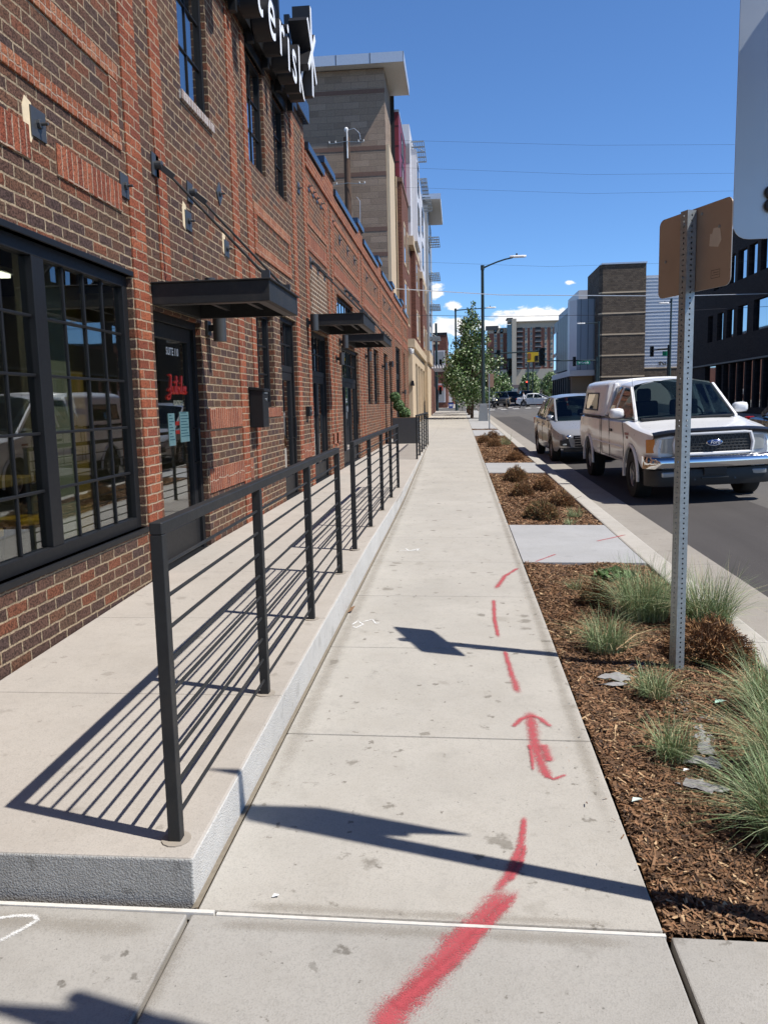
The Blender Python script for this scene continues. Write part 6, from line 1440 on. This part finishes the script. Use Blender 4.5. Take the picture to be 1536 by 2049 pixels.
person('person in white shirt and dark trousers striding across the crossing before the white car',6.95,87.2,rz(6.95,87.2)+.01,walk(.33),(.6,.6,.62),(.018,.02,.028),rot=R(180))
person('person in white top and black trousers striding at the kerb side end of the crossing',3.75,87.5,rz(3.75,87.5)+.01,walk(.36),(.62,.62,.64),(.014,.014,.018),rot=R(180))
bend = dict(pelvis=(0,0,.86),belly=(.10,.0,.98),chest=(.30,.0,1.08),neck=(.45,0,1.13),head=(.55,0,1.15),crown=(.62,0,1.13),shl=(.32,-.19,1.10),ell=(.38,-.2,.82),wrl=(.42,-.18,.60),shr=(.32,.19,1.10),elr=(.42,.2,.84),wrr=(.5,.17,.64),
    hipl=(0,-.09,.82),knl=(.10,-.10,.46),anl=(-.05,-.1,.07),tol=(.1,-.1,.035),hipr=(0,.09,.82),knr=(.12,.1,.46),anr=(.12,.1,.07),tor=(.28,.1,.035))
person('person in tan clothes bending forward on the crossing before the lit off-roader',5.05,87.0,rz(5.05,87)+.01,bend,(.30,.25,.19),(.22,.17,.12),waist=.9,neck=1.2)
# ================================================================== sky, sun, camera
wd = bpy.data.worlds.new('World'); SC.world = wd; wd.use_nodes = True
nt = wd.node_tree; nt.nodes.clear()
SUN = Vector((.703,-.195,1.09)).normalized(); EL = math.asin(SUN.z); AZ = math.atan2(SUN.x, SUN.y)
class WG(G):
    def __init__(s): s.nt = nt; s.m = None; s.out = nt.nodes.new('ShaderNodeOutputWorld')
g = WG()
sky = g.n('ShaderNodeTexSky', sky_type='NISHITA'); sky.sun_disc = False; sky.sun_elevation = EL; sky.sun_rotation = AZ; sky.altitude = 1600; sky.air_density = 1.0; sky.dust_density = .25; sky.ozone_density = 2.2
d = g.n('ShaderNodeTexCoord').outputs['Generated']; x, y, z = g.xyz(d)
az = g.math('ARCTAN2', x, y); el = g.math('ARCSINE', z); D2 = math.pi/180
wv = g.comb(g.math('MULTIPLY', az, 57.3), g.math('MULTIPLY', el, 110.), 0.)
n1 = g.noise(wv, .85, 6, .62); n2 = g.noise(wv, .25, 3)
tot = None
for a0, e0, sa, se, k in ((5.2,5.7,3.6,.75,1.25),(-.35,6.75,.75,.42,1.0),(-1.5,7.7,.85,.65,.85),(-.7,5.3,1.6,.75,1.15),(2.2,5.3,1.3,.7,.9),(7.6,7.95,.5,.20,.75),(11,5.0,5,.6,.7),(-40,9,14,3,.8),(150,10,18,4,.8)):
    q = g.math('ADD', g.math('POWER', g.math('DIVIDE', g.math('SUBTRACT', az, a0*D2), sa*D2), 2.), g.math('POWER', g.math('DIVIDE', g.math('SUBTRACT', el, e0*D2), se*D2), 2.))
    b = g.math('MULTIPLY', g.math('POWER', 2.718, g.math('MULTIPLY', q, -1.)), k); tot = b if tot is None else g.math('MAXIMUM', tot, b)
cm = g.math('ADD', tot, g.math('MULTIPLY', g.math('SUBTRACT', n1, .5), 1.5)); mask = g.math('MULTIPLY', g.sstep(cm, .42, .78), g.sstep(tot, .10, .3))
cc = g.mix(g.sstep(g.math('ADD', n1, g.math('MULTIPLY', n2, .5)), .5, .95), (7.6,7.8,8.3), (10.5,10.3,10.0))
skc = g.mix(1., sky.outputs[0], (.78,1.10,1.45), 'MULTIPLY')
skc = g.mix(1., skc, g.ramp(z, [(.42,(1,1,1)),(.78,(.24,.27,.32))]), 'MULTIPLY')     # zenith darkened above the frame to cut sky fill in the shadows
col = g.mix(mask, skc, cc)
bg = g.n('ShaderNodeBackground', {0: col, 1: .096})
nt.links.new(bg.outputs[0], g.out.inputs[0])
sl = bpy.data.lights.new('Sun', 'SUN'); sl.energy = 4.7; sl.angle = R(.55); sl.color = (1, .955, .89)
so = bpy.data.objects.new('Sun', sl); COL.objects.link(so); so.rotation_euler = (-SUN).to_track_quat('-Z', 'Y').to_euler(); so.location = (20,-10,40)
cd = bpy.data.cameras.new('Camera'); cam = bpy.data.objects.new('Camera', cd); COL.objects.link(cam); SC.camera = cam
cd.sensor_fit = 'HORIZONTAL'; cd.sensor_width = 36; cd.lens = 36*1600/1536; cd.clip_start = .05; cd.clip_end = 3000
yaw, pit, rol = R(5.43), R(7.61), R(-1.29)
fw = Vector((-math.sin(yaw)*math.cos(pit), math.cos(yaw)*math.cos(pit), -math.sin(pit))); rt = Vector((math.cos(yaw), math.sin(yaw), 0)); up = rt.cross(fw)
r2 = rt*math.cos(rol)+up*math.sin(rol); u2 = -rt*math.sin(rol)+up*math.cos(rol)
cam.matrix_world = Matrix(((r2.x,u2.x,-fw.x,0),(r2.y,u2.y,-fw.y,0),(r2.z,u2.z,-fw.z,1.65),(0,0,0,1)))
vs = SC.view_settings; vs.view_transform = 'Standard'; vs.look = 'None'; vs.gamma = 1; vs.use_curve_mapping = False; vs.exposure = .30
SC.cycles.max_bounces = 6; SC.cycles.transparent_max_bounces = 12; SC.cycles.caustics_reflective = False; SC.cycles.caustics_refractive = False
SC.render.engine = 'CYCLES'
